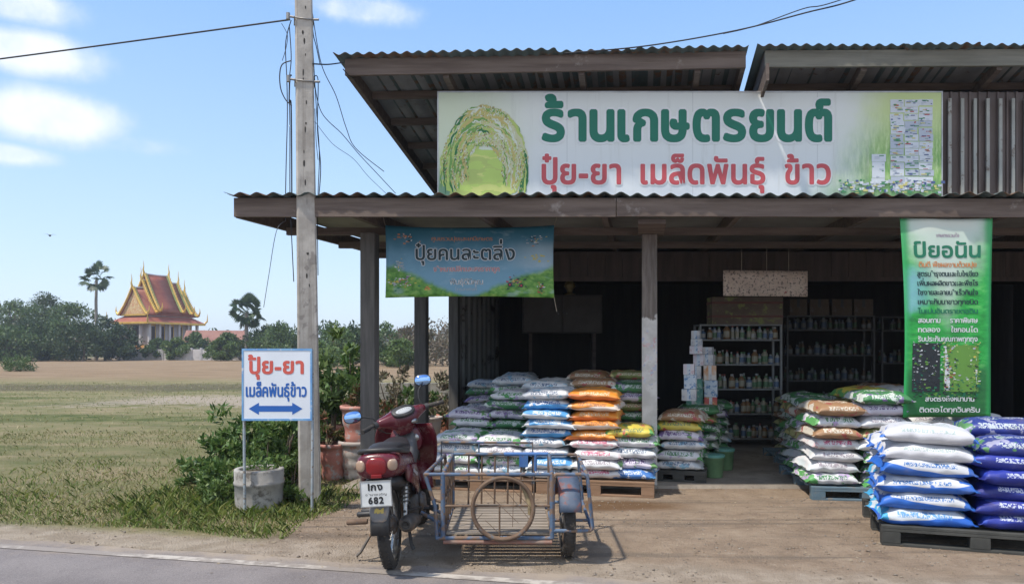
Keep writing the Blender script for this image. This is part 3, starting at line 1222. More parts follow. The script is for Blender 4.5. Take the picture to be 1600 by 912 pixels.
gm_ = GY / F
m = MB()
x, z = gpx(1479, 401)
lettering(m, "ป์ยอนัน", x, z, 18 * gm_, gp, width=104 * gm_, bold=.0055, mi=5, lift=.001, track=.13)
x, z = gpx(1480, 369)
lettering(m, "เกษตรรวมใจ", x, z, 4.5 * gm_, gp, width=36 * gm_, mi=6, lift=.001)
rows = ("ดินดี พืชผลงามด้วยปุย", "สูตรบำรุงตนและใบใหเขียว", "เพิ่มผลผลิตขาวและพืชไร", "ใชงายละลายนำเร็วทันใจ", "เหมาะกับนาขาวทุกชนิด",
        "ไมเปนอันตรายตอดิน", "สอบถาม     ราคาพิเศษ", "ทดลอง     ใชกอนได", "รับประกันคุณภาพทุกถุง")
for i, t in enumerate(rows):
    x, z = gpx(1479, 416.5 + i * 14.6)
    dark = i < 6
    lettering(m, t, x, z, 6.2 * gm_, gp, width=(98 if i else 92) * gm_, mi=2 if i == 0 else (1 if i < 5 else (0 if i > 5 else 5)), lift=.001, bold=.0012)
for i, t in enumerate(("สงตรงถึงหนาบาน", "ติดตอไดทุกวันครับ")):
    x, z = gpx(1483, 627 + i * 17)
    lettering(m, t, x, z, 6 * gm_, gp, width=(80, 98)[i] * gm_, mi=0, lift=.006, bold=.0012)
m.build("lettering", INKS, gb)
m = MB()
PIC = INKS + [flat("photo_dark", (.02, .025, .03)), flat("photo_leaf", (.13, .30, .05)), flat("photo_lime", (.35, .50, .14))]
x0, z0 = gpx(1421, 612)
x1, z1 = gpx(1466, 536)
quad(m, x0, x1, z0, z1, 8, .001, gp)
x2, _ = gpx(1472, 0)
x3, _ = gpx(1530, 0)
quad(m, x2, x3, z0, z1 - .02, 9, .001, gp)
packs(m, 1474, 1528, 542, 611, 6, 3, gp, gpx, 5, .0016)
for i in range(520):
    a, b = rnd.uniform(1421, 1532), rnd.uniform(534, 622)
    x, z = gpx(a, b)
    w, h = rnd.uniform(.006, .03), rnd.uniform(.004, .016)
    left = a < 1468
    low = b > 600
    quad(m, x - w / 2, x + w / 2, z - h / 2, z + h / 2, rnd.choice((8, 8, 9, 7, 1, 8, 0, 5) if left else (9, 9, 10, 10, 0, 7, 8, 5)) if not low else rnd.choice((8, 9, 5, 8)), .0016 + i * .000006 + .0035, gp, rnd.uniform(-.012, .012))
m.build("printed_picture", PIC, gb)
m = MB()
for sx_ in (-gw / 2 + .02, gw / 2 - .02):
    p = Vector(gcf(sx_, gh - .01))
    m.tube([p, p + Vector((0, -.01, .05))], .004, 6)
m.build("cord", ROPE, gb)

# ---- roadside sign on two thin legs
RSY = 6.5
rsx0, rsx1 = at(379, 0, RSY).x, at(487, 0, RSY).x
rw, rh = rsx1 - rsx0, .625
rz0 = at(0, 656, RSY).z
rs = thing("roadside_sign", "white blue edged sign with double arrow on two thin legs by the road", "sign", ((rsx0 + rsx1) / 2, RSY, 0), rz=.0)
SIGNW = worn("enamel_white", (.70, .74, .80), (.64, .68, .74), .4, scale=3, bump=0, c3=(.5, .5, .5), t3=.72)
BLUE_E = worn("blue_border", (.10, .26, .55), (.20, .40, .62), .45, scale=6, bump=0, c3=(.55, .60, .68), t3=.6)
m = MB()
m.box(-rw / 2, rw / 2, -.006, .006, rz0, rz0 + rh)
m.build("panel", SIGNW, rs, bevel=.002)
m = MB()
t_ = .014
for a, b, c, d in ((-rw / 2 - .004, rw / 2 + .004, rz0 + rh - t_, rz0 + rh + .004), (-rw / 2 - .004, rw / 2 + .004, rz0 - .004, rz0 + t_), (-rw / 2 - .004, -rw / 2 + t_ * .8, rz0 + t_, rz0 + rh - t_), (rw / 2 - t_ * .8, rw / 2 + .004, rz0 + t_, rz0 + rh - t_)):
    m.box(a, b, -.0095, .0095, c, d)
m.build("border", BLUE_E, rs)
POLEP = worn("pale_blue_pipe", (.30, .36, .40), (.42, .46, .48), .5, .3, scale=9, bump=.1, c3=(.22, .17, .13), t3=.58)
for sx_, zt in ((-rw / 2 + .012, rz0 + rh), (rw / 2 - .004, rz0 + rh)):
    m = MB()
    m.tube([(sx_, .022, -.1), (sx_ + (.006 if sx_ > 0 else -.006), .022, zt * .5), (sx_, .022, zt)], .0125, 10)
    m.build("leg", POLEP, rs)
rp = lambda x, z, l: (x, -.0065 - l, z)


def rpx(px, py):
    p = at(px, py, RSY)
    return p.x - (rsx0 + rsx1) / 2, p.z


rm = RSY / F
RED2 = flat("sign_red_paint", (.60, .10, .075))
BLU2 = flat("sign_blue_paint", (.015, .11, .42))
m = MB()
x, z = rpx(432.5, 583)
lettering(m, "ปุ้ย-ยา", x, z, 19 * rm, rp, width=83 * rm, bold=.0062, lift=.001, track=.13)
m.build("lettering", RED2, rs)
m = MB()
x, z = rpx(432, 619)
lettering(m, "เมล็คพันธุ์ข้าว", x, z, 15 * rm, rp, width=94 * rm, bold=.0036, lift=.001, track=.12)
m.build("lettering", BLU2, rs)
m = MB()
x, z = rpx(431, 638)
k = rm
arrow = [(-42, 0), (-26, 9.5), (-26, 4.5), (26, 4.5), (26, 9.5), (42, 0), (26, -9.5), (26, -4.5), (-26, -4.5), (-26, -9.5)]
v = [rp(x + a * k, z + b * k, .0012) for a, b in arrow]
m.add(v, [(0, 9, 1), (2, 8, 7, 3), (4, 6, 5), (1, 9, 8, 2), (3, 7, 6, 4)])
m.build("arrow", BLU2, rs)

# ---- concrete utility pole
CONC = Nodes("pole_concrete")
cz_ = CONC.noise(5, detail=7, rough=.65)
ccol = CONC.mix(CONC.step(cz_, .32, .68), (.33, .30, .265), (.48, .445, .40))
ccol = CONC.mix(CONC.step(CONC.noise(9, stretch=(1, 1, .25), detail=6), .58, .72), ccol, (.24, .22, .20))
zz_ = CONC.xyz(CONC.tc())[2]
ccol = CONC.mix(CONC.math('MULTIPLY', CONC.step(CONC.noise(3, stretch=(5, 5, .18), detail=6, rough=.65), .5, .68), .6), ccol, (.20, .175, .15))
old = CONC.math('MULTIPLY', CONC.step(CONC.noise(11, detail=5), .55, .62), CONC.math('MULTIPLY', CONC.step(zz_, 1.5, 1.6), CONC.step(zz_, 2.5, 2.3)))
ccol = CONC.mix(CONC.math('MULTIPLY', old, .55), ccol, (.16, .14, .13))
CONC.bump(CONC.noise(45, detail=5), .35, .006)
CONC.set(ccol, .9)
pole = thing("utility_pole", "tall square concrete utility pole behind the white roadside sign", "utility pole", (at(484, 0, 7.05).x, 7.05, 0))
PM = Matrix.Rotation(R(17), 4, 'Z')
m = MB()


def pole_sec(z):
    w = .102 - .0046 * z
    cx_ = -.0135 * z
    c = .016
    q = [(-w + c, -w), (w - c, -w), (w, -w + c), (w, w - c), (w - c, w), (-w + c, w), (-w, w - c), (-w, -w + c)]
    return [Vector((cx_, .004 * z, z)) + PM @ Vector((a, b, 0)) for a, b in q]


m.loft([pole_sec(z) for z in (-.3, 0, 1, 2, 3, 4, 5, 6.5, 8.2)], smooth=False)
m.build("shaft", CONC.m, pole)
HOLE = worn("dark_hole", (.05, .045, .04), rough=.9, scale=9, bump=0)
m = MB()
for z in [2.05, 2.14, 2.35, 3.02, 3.2, 3.31, 3.52, 3.58, 3.78, 4.0, 4.06, 4.23, 4.36, 4.44, 4.68, 5.1, 5.5]:
    w = .102 - .0046 * z
    cc = Vector((-.0135 * z, .004 * z, z)) + PM @ Vector((rnd.uniform(-.02, .02), -w - .0012, 0))
    a = rnd.uniform(.004, .012)
    b = rnd.uniform(.012, .035)
    ring = [cc + PM @ Vector((a * math.cos(t), 0, b * math.sin(t) + .25 * a * math.cos(2 * t))) for t in [i * math.pi / 5 for i in range(10)]]
    m.add(ring, [tuple(range(10))])
m.build("cast_hole", HOLE, pole)
STEEL = worn("galvanised_clamp", (.30, .29, .28), rough=.5, metal=.6, scale=9, bump=.1)
for z in (3.98, 4.57):
    m = MB()
    w = .104 - .0046 * z
    q = [Vector((-.0135 * z, .004 * z, z)) + PM @ Vector((a * (w + .004), b * (w + .004), 0)) for a, b in ((-1, -1), (1, -1), (1, 1), (-1, 1))]
    m.tube(q, .007, 6, closed=True)
    e = q[0] + Vector((-.06, 0, .01))
    m.tube([q[0], e], .011, 8)
    m.tube([e + Vector((0, 0, -.03)), e + Vector((0, 0, .03))], .019, 8)
    e2 = q[1] + Vector((.05, 0, 0))
    m.tube([q[1], e2], .011, 8)
    m.build("clamp", STEEL, pole)

CABLE = worn("black_cable", (.018, .018, .022), rough=.6, scale=9, bump=0)
GREYC = worn("grey_cable", (.10, .11, .125), rough=.6, scale=9, bump=0)


def cable(pts, r, label, group=None, mat=CABLE, name="cable", smooth=8):
    """cable through points (Catmull-Rom)"""
    p = [Vector(q) for q in pts]
    out = []
    for i in range(len(p) - 1):
        a, b, c, d = p[max(i - 1, 0)], p[i], p[i + 1], p[min(i + 2, len(p) - 1)]
        for k in range(smooth):
            t = k / smooth
            out.append(.5 * ((2 * b) + (c - a) * t + (2 * a - 5 * b + 4 * c - d) * t * t + (3 * b - a - 3 * c + d) * t ** 3))
    out.append(p[-1])
    m = MB()
    m.tube(out, r, 6)
    o = m.build(name, mat)
    tag(o, label, "cable", group)
    return o


# line running off to the left along the road, slightly sagging
a = at(453, 31, 7.0)
pts = []
for t in (0, 3.4, 8, 14, 20, 28, 36):
    s_ = t / 36
    pts.append((a.x - .98 * t, a.y + .21 * t, a.z + .06 * t / 36 - 4 * .32 * s_ * (1 - s_)))
cable(pts, .008, "black overhead line running from the concrete pole to the left across the sky", name="overhead_line")
cable([at(489, 100, 7.0), at(512, 101, 7.2), at(536, 98, 7.45)], .007, "short black cable between the pole and the upper left roof corner", name="service_cable")
cable([at(536, 108, 7.45), at(545, 118, 7.5), at(553, 122, 7.6)], .005, "thin dark cable end tucked under the upper left eave corner", name="service_cable")
cable([at(880, 84, 7.56), at(1010, 72, 7.45), at(1150, 48, 7.25), at(1260, 20, 7.05), at(1336, 0, 6.9), at(1500, -60, 6.5)], .007, "black cable rising from the roof to the top right of the sky", name="overhead_line")
cable([at(1130, 53, 7.28), at(1180, 41, 7.2), at(1255, 14, 7.05), at(1305, 3, 6.95), at(1500, -66, 6.48)], .005, "second thinner cable running beside the rising roof cable", name="overhead_line")
GL = "loose cables along the left face of the pole"
for pp, r, y in (([(455, 32), (449, 52), (446, 75), (448, 120), (449, 180), (447, 260), (446, 320), (446, 345)], .0045, 7.02), ([(455, 95), (441, 101), (437, 118), (439, 140), (447, 157), (456, 165)], .0055, 7.02),
                 ([(452, 40), (455, 90), (452, 130), (453, 200), (453, 300), (455, 355), (459, 440)], .0045, 7.03), ([(440, 37), (449, 55), (447, 75), (441, 95)], .003, 7.05),
                 ([(456, 118), (453, 122), (452, 160), (455, 168), (456, 310)], .0065, 7.04)):
    cable([at(a, b, y) for a, b in pp], r, "thin black cable hanging loose along the left face of the concrete pole", GL)
cable([at(447, 345, 7.1), at(432, 361, 7.0), at(420, 430, 7.3), at(412, 480, 7.4)], .003, "faint grey wire dropping from the porch roof corner left of the pole", mat=GREYC)
GRR = "loose cables at the right side of the pole"
for pp, r, y in (([(488, 60), (492, 130), (495, 180), (499, 240), (497, 300), (496, 345), (497, 430)], .004, 7.1), ([(490, 120), (497, 126), (496, 200), (501, 260), (498, 310)], .0045, 7.1),
                 ([(487, 0), (489, 50), (494, 72), (500, 100)], .0045, 7.1), ([(492, 170), (494, 220), (497, 250)], .003, 7.12)):
    cable([at(a, b, y) for a, b in pp], r, "thin black cable hanging loose at the right side of the concrete pole", GRR)
cable([at(488, 20, 7.1), at(502, 100, 7.3), at(525, 150, 7.6), at(541, 200, 7.9), at(556, 232, 8.1), at(600, 268, 8.4)], .004, "uppermost thin drop cable sloping from the pole down to the porch roof", mat=CABLE)
cable([at(490, 120, 7.1), at(502, 175, 7.3), at(535, 210, 7.7), at(560, 240, 8.0), at(590, 272, 8.3), at(618, 302, 8.6)], .004, "lower thin drop cable sloping from the pole onto the porch roof", mat=CABLE)
cable([at(492, 190, 7.1), at(520, 225, 7.6), at(552, 248, 8.0), at(575, 275, 8.3), at(604, 303, 8.6)], .0025, "faintest grey drop wire sloping from the pole to the porch roof", mat=GREYC)
# ------------------------------------------------------------------ pallets
PAL_W = worn("pallet_brown_boards", (.23, .135, .075), (.34, .21, .13), .8, scale=3, stretch=(.6, 4, 4), bump=.3, island=.25)
PAL_B = worn("pallet_blue_grey_paint", (.10, .17, .22), (.17, .24, .28), .75, scale=4, bump=.25, c3=(.26, .20, .14), t3=.6, island=.2)
PAL_K = worn("pallet_dark_boards", (.035, .037, .034), (.075, .075, .068), .8, scale=4, bump=.25, island=.3)


def make_pallet(name, label, w, d, mat, loc, rz, group=None, h=.15):
    """origin at the front left corner on the ground; x along the front, y to the back"""
    t = thing(name, label, "pallet", loc, rz, group)
    m = MB()
    n = max(5, int(d / .16))
    for i in range(n):
        y = i * (d - .10) / (n - 1)
        m.box(0, w, y, y + .10, h - .022, h)
    m.build("deck_boards", mat, t, bevel=.003)
    m = MB()
    for y in (0, (d - .1) / 2, d - .1):
        m.box(.003, w - .003, y + .003, y + .097, .0, .02)
    for y in (0, (d - .1) / 2, d - .1):
        m.box(.001, w - .001, y + .001, y + .099, h - .045, h - .0225)
    m.build("stringer", mat, t, bevel=.003)
    for x in (0, (w - .13) / 2, w - .13):
        for y in (0, (d - .1) / 2, d - .1):
            m = MB()
            m.box(x + .002, x + .128, y + .002, y + .098, .0205, h - .0455)
            m.build("block", mat, t, bevel=.004)
    return t


# ------------------------------------------------------------------ sacks: five crumpled pillow meshes shared by all
def sack_mesh(seed, W, D, H, dome=1.0):
    """long seams at the x ends; origin under the middle of the sack"""
    us = [-1.075, -1.0, -.96, -.88, -.76, -.6, -.4, -.2, 0, .2, .4, .6, .76, .88, .96, 1.0, 1.075]
    vs = [-1, -.985, -.93, -.84, -.7, -.5, -.25, 0, .25, .5, .7, .84, .93, .985, 1]
    nu, nv = len(us), len(vs)
    top, bot = [], []
    o = Vector((seed * 7.3, seed * 1.9, 0))
    droop = (.004, .016, .010, .022, .007, .013, .019, .002)[seed % 8]
    for v in vs:
        for u in us:
            a = min(1, abs(u))
            t = max(0., 1 - a ** 3.2) ** .5 * max(0., 1 - abs(v) ** 3.0) ** .5
            x = u * W / 2 * (1 - .035 * (1 - v * v) * abs(u) ** 6 + .03 * abs(v) ** 4 * abs(u) ** 4)
            y = v * D / 2 * (1 - .05 * (abs(u) ** 5) * (1 - abs(v)) - .02 * u * u)
            wv = .020 * noise.noise(o + Vector((u * 1.7, v * 1.9, 0)))
            rim = .016 * noise.noise(o + Vector((u * 5, v * 5, 3))) + .006 * math.sin(u * 9 + seed) * (abs(v) > .8)
            x += .017 * noise.noise(o + Vector((u * 3, v * 3, 9)))
            y += .018 * noise.noise(o + Vector((u * 3, v * 3, 19)))
            zc = H * .5 + rim * (1 - t) - .012 * (a > .99) * dome
            wr = .014 * noise.noise(o + Vector((u * 5.5, v * 6, 5))) + .009 * noise.noise(o + Vector((u * 13, v * 11, 7))) - .010 * max(0., .35 - abs(noise.noise(o + Vector((u * 3.1, v * 2.2, 31))) * 2.2))
            crease = .008 * math.sin(v * 12 + 3 * noise.noise(o + Vector((u, v, 0)))) * abs(u) ** 3
            k = min(1., 1.12 * t ** .72)
            h = max(.0016, H * .5 * k)
            zc -= droop * (abs(u) ** 2.5) + .5 * droop * abs(v) ** 3
            top.append((x, y, zc + h * dome + (wv + wr + crease) * k))
            bot.append((x, y, zc - h + (wr - crease * .5) * k * .6))
    N_ = len(top)
    f = []
    for j in range(nv - 1):
        for i in range(nu - 1):
            a, b, c, d = j * nu + i, j * nu + i + 1, (j + 1) * nu + i + 1, (j + 1) * nu + i
            f += [(a, b, c, d), (d + N_, c + N_, b + N_, a + N_)]
    for i in range(nu - 1):
        f += [(i + N_, i + 1 + N_, i + 1, i)]
        o2 = (nv - 1) * nu
        f += [(o2 + i, o2 + i + 1, o2 + i + 1 + N_, o2 + i + N_)]
    for j in range(nv - 1):
        a, b = j * nu, (j + 1) * nu
        f += [(a, b, b + N_, a + N_)]
        a, b = j * nu + nu - 1, (j + 1) * nu + nu - 1
        f += [(b, a, a + N_, b + N_)]
    me = bpy.data.meshes.new("sack")
    me.from_pydata(top + bot, [], f)
    me.polygons.foreach_set("use_smooth", [True] * len(f))
    me.materials.append(None)
    me.update()
    return me


def sack_mat(name, base, art, ink, art2=None, lower=None, art_amt=.5, top_text=True, text_z=(.5, .78), dirty=.3):
    """woven plastic: base colour, printed art in blotches, a lower band, rows of print"""
    N = Nodes(name)
    gx, gy, gz = N.xyz(N.tc("Generated"))
    ob = N.tc()
    info = N.new("ShaderNodeObjectInfo")
    off = N.new("ShaderNodeVectorMath", operation='SCALE')
    cmb = N.new("ShaderNodeCombineXYZ")
    N.put(cmb.inputs[0], info.outputs["Random"])
    N.put(cmb.inputs[1], N.math('MULTIPLY', info.outputs["Random"], 3.7))
    N.put(cmb.inputs[2], N.math('MULTIPLY', info.outputs["Random"], 7.1))
    N.t.links.new(cmb.outputs[0], off.inputs[0])
    off.inputs["Scale"].default_value = 40
    ad = N.new("ShaderNodeVectorMath", operation='ADD')
    N.t.links.new(ob, ad.inputs[0])
    N.t.links.new(off.outputs[0], ad.inputs[1])
    vec = ad.outputs[0]
    col = base
    n = N.noise(7, vec, detail=3)
    side = N.step(N.math('ABSOLUTE', N.math('SUBTRACT', gx, .5)), .28, .47)
    k = N.step(N.math('ADD', n, N.math('MULTIPLY', N.math('SUBTRACT', side, .5), .22)), .62 - .25 * art_amt, .65 - .25 * art_amt)
    col = N.mix(k, col, art)
    if art2:
        k2 = N.step(N.noise(11, vec, detail=3), .58, .61)
        col = N.mix(k2, col, art2)
    if lower:
        zl = N.math('ADD', gz, N.math('MULTIPLY', N.math('SUBTRACT', N.noise(3.2, vec, detail=1), .5), .55))
        zl = N.math('ADD', zl, N.math('MULTIPLY', N.math('SUBTRACT', gx, .5), .3))
        col = N.mix(N.step(zl, .46, .43), col, lower)
    # front print: broken strokes in a row
    tn = N.noise(1.0, vec, detail=2, rough=.7, stretch=(95, 14, 62))
    ins = N.math('MULTIPLY', N.step(N.math('ABSOLUTE', N.math('SUBTRACT', gx, .52)), .27, .26), N.math('MULTIPLY', N.step(gz, text_z[0], text_z[0] + .02), N.step(gz, text_z[1], text_z[1] - .02)))
    ins = N.math('MULTIPLY', ins, N.step(gy, .35, .3))
    col = N.mix(N.math('MULTIPLY', ins, N.step(tn, .47, .52)), col, ink)
    if top_text:
        t2 = N.noise(1.0, vec, detail=2, rough=.7, stretch=(60, 42, 10))
        in2 = N.math('MULTIPLY', N.step(N.math('ABSOLUTE', N.math('SUBTRACT', gx, .5)), .24, .23), N.step(N.math('ABSOLUTE', N.math('SUBTRACT', gy, .45)), .17, .16))
        in2 = N.math('MULTIPLY', in2, N.step(gz, .6, .7))
        col = N.mix(N.math('MULTIPLY', in2, N.step(t2, .5, .54)), col, ink)
    d = N.noise(5, vec, detail=7, rough=.7)
    col = N.mix(N.math('MULTIPLY', N.step(d, .5, .75), dirty), col, (.25, .20, .15))
    N.bump(N.noise(1, vec, detail=5, rough=.6, stretch=(24, 30, 30)), .35, .008)
    return N.set(col, .5)


W = (.64, .645, .655)
SM = {
    'w_grey': sack_mat("sack_white_grey_print", W, (.50, .53, .56), (.10, .14, .22), (.25, .45, .58)),
    'w_blue': sack_mat("sack_white_blue_print", W, (.07, .26, .55), (.04, .10, .30), lower=(.06, .28, .58), art_amt=.42),
    'blue_w': sack_mat("sack_sky_blue", (.08, .30, .60), W, (.66, .68, .70), art_amt=.38, lower=(.62, .66, .70)),
    'orange': sack_mat("sack_orange", (.72, .25, .03), (.78, .36, .06), (.66, .52, .34), lower=(.60, .17, .04), art_amt=.4),
    'orange_w': sack_mat("sack_orange_white", (.72, .27, .04), (.70, .55, .40), (.30, .12, .05), lower=(.68, .58, .50), art_amt=.36),
    'w_pink': sack_mat("sack_white_red_print", W, (.62, .56, .57), (.52, .10, .20), (.62, .40, .42), art_amt=.2),
    'w_plain': sack_mat("sack_plain_white", (.65, .65, .66), (.58, .64, .66), (.30, .26, .30), art_amt=.2),
    'w_green': sack_mat("sack_white_green", W, (.10, .33, .10), (.06, .20, .08), (.46, .36, .55), art_amt=.36),
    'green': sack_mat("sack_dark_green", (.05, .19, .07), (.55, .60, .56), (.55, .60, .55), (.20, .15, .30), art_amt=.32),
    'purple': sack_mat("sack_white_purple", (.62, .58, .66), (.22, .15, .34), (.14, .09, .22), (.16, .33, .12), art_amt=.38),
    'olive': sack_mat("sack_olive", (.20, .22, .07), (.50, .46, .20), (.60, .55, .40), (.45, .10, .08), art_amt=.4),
    'brown': sack_mat("sack_brown_red", (.33, .19, .10), (.55, .50, .42), (.60, .55, .45), (.36, .08, .07), art_amt=.4),
    'yellow': sack_mat("sack_green_yellow", (.62, .50, .08), (.12, .34, .10), (.12, .20, .10), (.52, .10, .07), art_amt=.42),
    'royal': sack_mat("sack_royal_blue", (.018, .035, .30), (.03, .07, .44), (.50, .54, .66), lower=(.012, .022, .20), art_amt=.36, text_z=(.48, .7)),
    'royal_g': sack_mat("sack_blue_green_print", (.025, .04, .22), (.10, .25, .10), (.45, .50, .52), (.30, .30, .42), art_amt=.46),
    'bluewhite': sack_mat("sack_white_bright_blue", (.57, .58, .61), (.03, .13, .48), (.05, .16, .40), lower=(.025, .13, .50), art_amt=.42, text_z=(.52, .72)),
    'brightwhite': sack_mat("sack_bright_white", (.58, .58, .61), (.05, .17, .55), (.34, .42, .40), art_amt=.12, text_z=(.58, .76)),
    'deepblue': sack_mat("sack_white_over_deep_blue", (.54, .58, .62), (.05, .34, .60), (.12, .30, .55), lower=(.02, .12, .52), art_amt=.38),
    'blue': sack_mat("sack_medium_blue", (.05, .17, .46), (.10, .32, .60), (.55, .60, .68), (.60, .64, .70), art_amt=.4),
}
DESC = {'w_grey': "white and grey", 'w_blue': "white blue-printed", 'blue_w': "sky blue", 'orange': "orange", 'orange_w': "orange and white", 'w_pink': "white red-printed",
        'w_plain': "plain white", 'w_green': "white and green", 'green': "dark green", 'purple': "white and purple", 'olive': "olive green", 'brown': "brown and white", 'yellow': "yellow and green",
        'royal': "royal blue", 'royal_g': "blue and green", 'bluewhite': "white and bright blue", 'brightwhite': "bright white", 'deepblue': "white topped blue", 'blue': "medium blue"}
MESH = {}
for key, (w, d, h, n) in {'left': (.485, .67, .118, 8), 'big': (.60, .48, .132, 7), 'right': (.46, .62, .124, 6)}.items():
    MESH[key] = [sack_mesh(i * 3 + len(key) * 7 + ord(key[0]), w, d, h) for i in range(n)]
ORD = ["top one of", "second down", "third down", "fourth down", "fifth down", "sixth down", "seventh down", "eighth down", "ninth down", "tenth down"]


def stack(kind, x, y, z, rz, colours, pitch, where, group, jx=.034, jr=.075, lean=(0, 0)):
    """colours listed from the top down"""
    n = len(colours)
    for i, c in enumerate(colours):
        lv = n - 1 - i
        me = MESH[kind][rnd.randrange(len(MESH[kind]))]
        o = bpy.data.objects.new("fertiliser_sack", me)
        COL.objects.link(o)
        o.material_slots[0].link = 'OBJECT'
        o.material_slots[0].material = SM[c]
        flip = rnd.random() < .5
        o.location = (x + rnd.uniform(-jx, jx) + lean[0] * lv, y + rnd.uniform(-jx, jx) + lean[1] * lv, z + lv * pitch)
        o.rotation_euler = (rnd.uniform(-.03, .03), rnd.uniform(-.035, .035), rz + rnd.uniform(-jr, jr))
        o.scale = ((-1 if flip else 1) * rnd.uniform(.95, 1.04), rnd.uniform(.96, 1.03), rnd.uniform(.97, 1.06) * pitch / .108 if kind == 'left' else rnd.uniform(.97, 1.05))
        d = DESC[c]
        lb = f"{d} sack, {ORD[i]} {where}"
        assert len(lb.replace('-', ' ').split()) <= 16, lb
        tag(o, lb, "sack", group)


# ---- left: front row on two brown pallets, more rows behind
RZL = -.20
ax_, ay_ = math.cos(RZL), math.sin(RZL)          # along the front
bx_, by_ = -math.sin(RZL), math.cos(RZL)         # to the back
LX, LY = 1.385, 7.18                             # front right corner of the left pallets


def lp(s, t, z=0.):
    """s metres left of the corner, t metres back"""
    return (LX - ax_ * s + bx_ * t, LY - ay_ * s + by_ * t, z)


p0 = lp(1.17, 0)
make_pallet("wooden_pallet", "brown wooden pallet under the orange and sky blue sacks, next to the concrete post", 1.17, 1.42, PAL_W, p0, RZL, "pallets under the left sack pile")
p0 = lp(2.38, 0.02)
make_pallet("wooden_pallet", "brown wooden pallet behind the sidecar, under the low white sacks", 1.17, 1.42, PAL_W, p0, RZL, "pallets under the left sack pile")
p0 = lp(1.17, 1.48)
make_pallet("wooden_pallet", "brown wooden pallet deep in the shade behind the orange sacks", 1.17, 1.5, PAL_W, p0, RZL, "pallets under the left sack pile")
p0 = lp(2.38, 1.5)
make_pallet("wooden_pallet", "brown wooden pallet in the shade behind the white and green sacks", 1.17, 1.5, PAL_W, p0, RZL, "pallets under the left sack pile")
GLS = "sacks piled on the left pallets"


def LS(s, t, cols, where, pitch=.103, **k):
    q = lp(s, t)
    stack('left', q[0], q[1], .152, RZL, cols, pitch, where, GLS, **k)


T0 = .36
LS(.235, T0 + .04, ['yellow', 'w_green', 'w_grey', 'purple', 'blue'], "the low stack between orange sacks and post")
LS(.60, T0, ['orange', 'orange_w', 'orange', 'orange_w', 'orange', 'w_pink', 'w_pink', 'w_plain', 'w_pink'], "the orange stack beside the post", pitch=.0975)
LS(1.075, T0 - .01, ['w_grey', 'w_blue', 'blue_w', 'blue_w', 'w_blue', 'w_grey', 'w_plain', 'blue_w', 'w_grey'], "the sky blue stack beside the orange one", pitch=.0985)
LS(1.55, T0, ['w_green', 'w_plain', 'w_green', 'w_grey'], "the low stack left of the sky blue")
LS(2.03, T0 + .02, ['w_green', 'w_grey', 'w_green', 'w_green'], "the low white stack nearest the motorcycle")
T1 = T0 + .70
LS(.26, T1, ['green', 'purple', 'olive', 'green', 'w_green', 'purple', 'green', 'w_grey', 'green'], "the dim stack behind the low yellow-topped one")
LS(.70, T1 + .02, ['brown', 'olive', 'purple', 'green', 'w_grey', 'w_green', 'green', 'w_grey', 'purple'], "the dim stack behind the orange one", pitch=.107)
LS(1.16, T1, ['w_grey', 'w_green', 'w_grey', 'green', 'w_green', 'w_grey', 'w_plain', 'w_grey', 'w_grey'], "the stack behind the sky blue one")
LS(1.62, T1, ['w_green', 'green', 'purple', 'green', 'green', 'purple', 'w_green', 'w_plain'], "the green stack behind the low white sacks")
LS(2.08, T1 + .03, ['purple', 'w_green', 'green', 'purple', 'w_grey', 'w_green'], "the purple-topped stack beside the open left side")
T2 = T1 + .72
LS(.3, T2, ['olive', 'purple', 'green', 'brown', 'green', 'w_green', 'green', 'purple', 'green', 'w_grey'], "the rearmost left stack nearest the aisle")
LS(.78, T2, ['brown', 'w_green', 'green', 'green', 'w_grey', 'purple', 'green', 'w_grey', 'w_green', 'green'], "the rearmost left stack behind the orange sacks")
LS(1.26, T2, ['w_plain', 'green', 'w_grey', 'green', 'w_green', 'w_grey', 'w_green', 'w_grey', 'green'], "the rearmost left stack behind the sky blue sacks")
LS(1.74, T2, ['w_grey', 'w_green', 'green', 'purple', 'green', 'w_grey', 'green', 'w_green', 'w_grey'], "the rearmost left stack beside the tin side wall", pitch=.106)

# ---- right of the post, along the aisle
GAS = "sacks stacked along the left side of the aisle"
AZ = -.28


def AS(x, y, cols, where, pitch=.103):
    stack('left', x, y, .15, AZ, cols, pitch, where, GAS)


for i, (x, y) in enumerate(((1.50, 7.98), (1.86, 8.75), (2.22, 9.50))):
    make_pallet("aisle_pallet", ("dark pallet directly behind the concrete post", "dark pallet along the aisle, in the middle of three", "dark pallet deepest along the aisle")[i], .58, .70, PAL_K, (x, y, .03), AZ, "pallets along the aisle", h=.12)
AS(1.90, 8.25, ['brown', 'yellow', 'purple', 'w_grey', 'w_green', 'w_grey'], "the bright stack just behind the concrete post")
AS(2.26, 9.02, ['green', 'olive', 'green', 'w_green', 'green', 'green'], "the green stack along the aisle behind the post")
AS(2.62, 9.77, ['green', 'purple', 'green', 'green', 'w_grey', 'green'], "the aisle stack closest to the bottle rack")
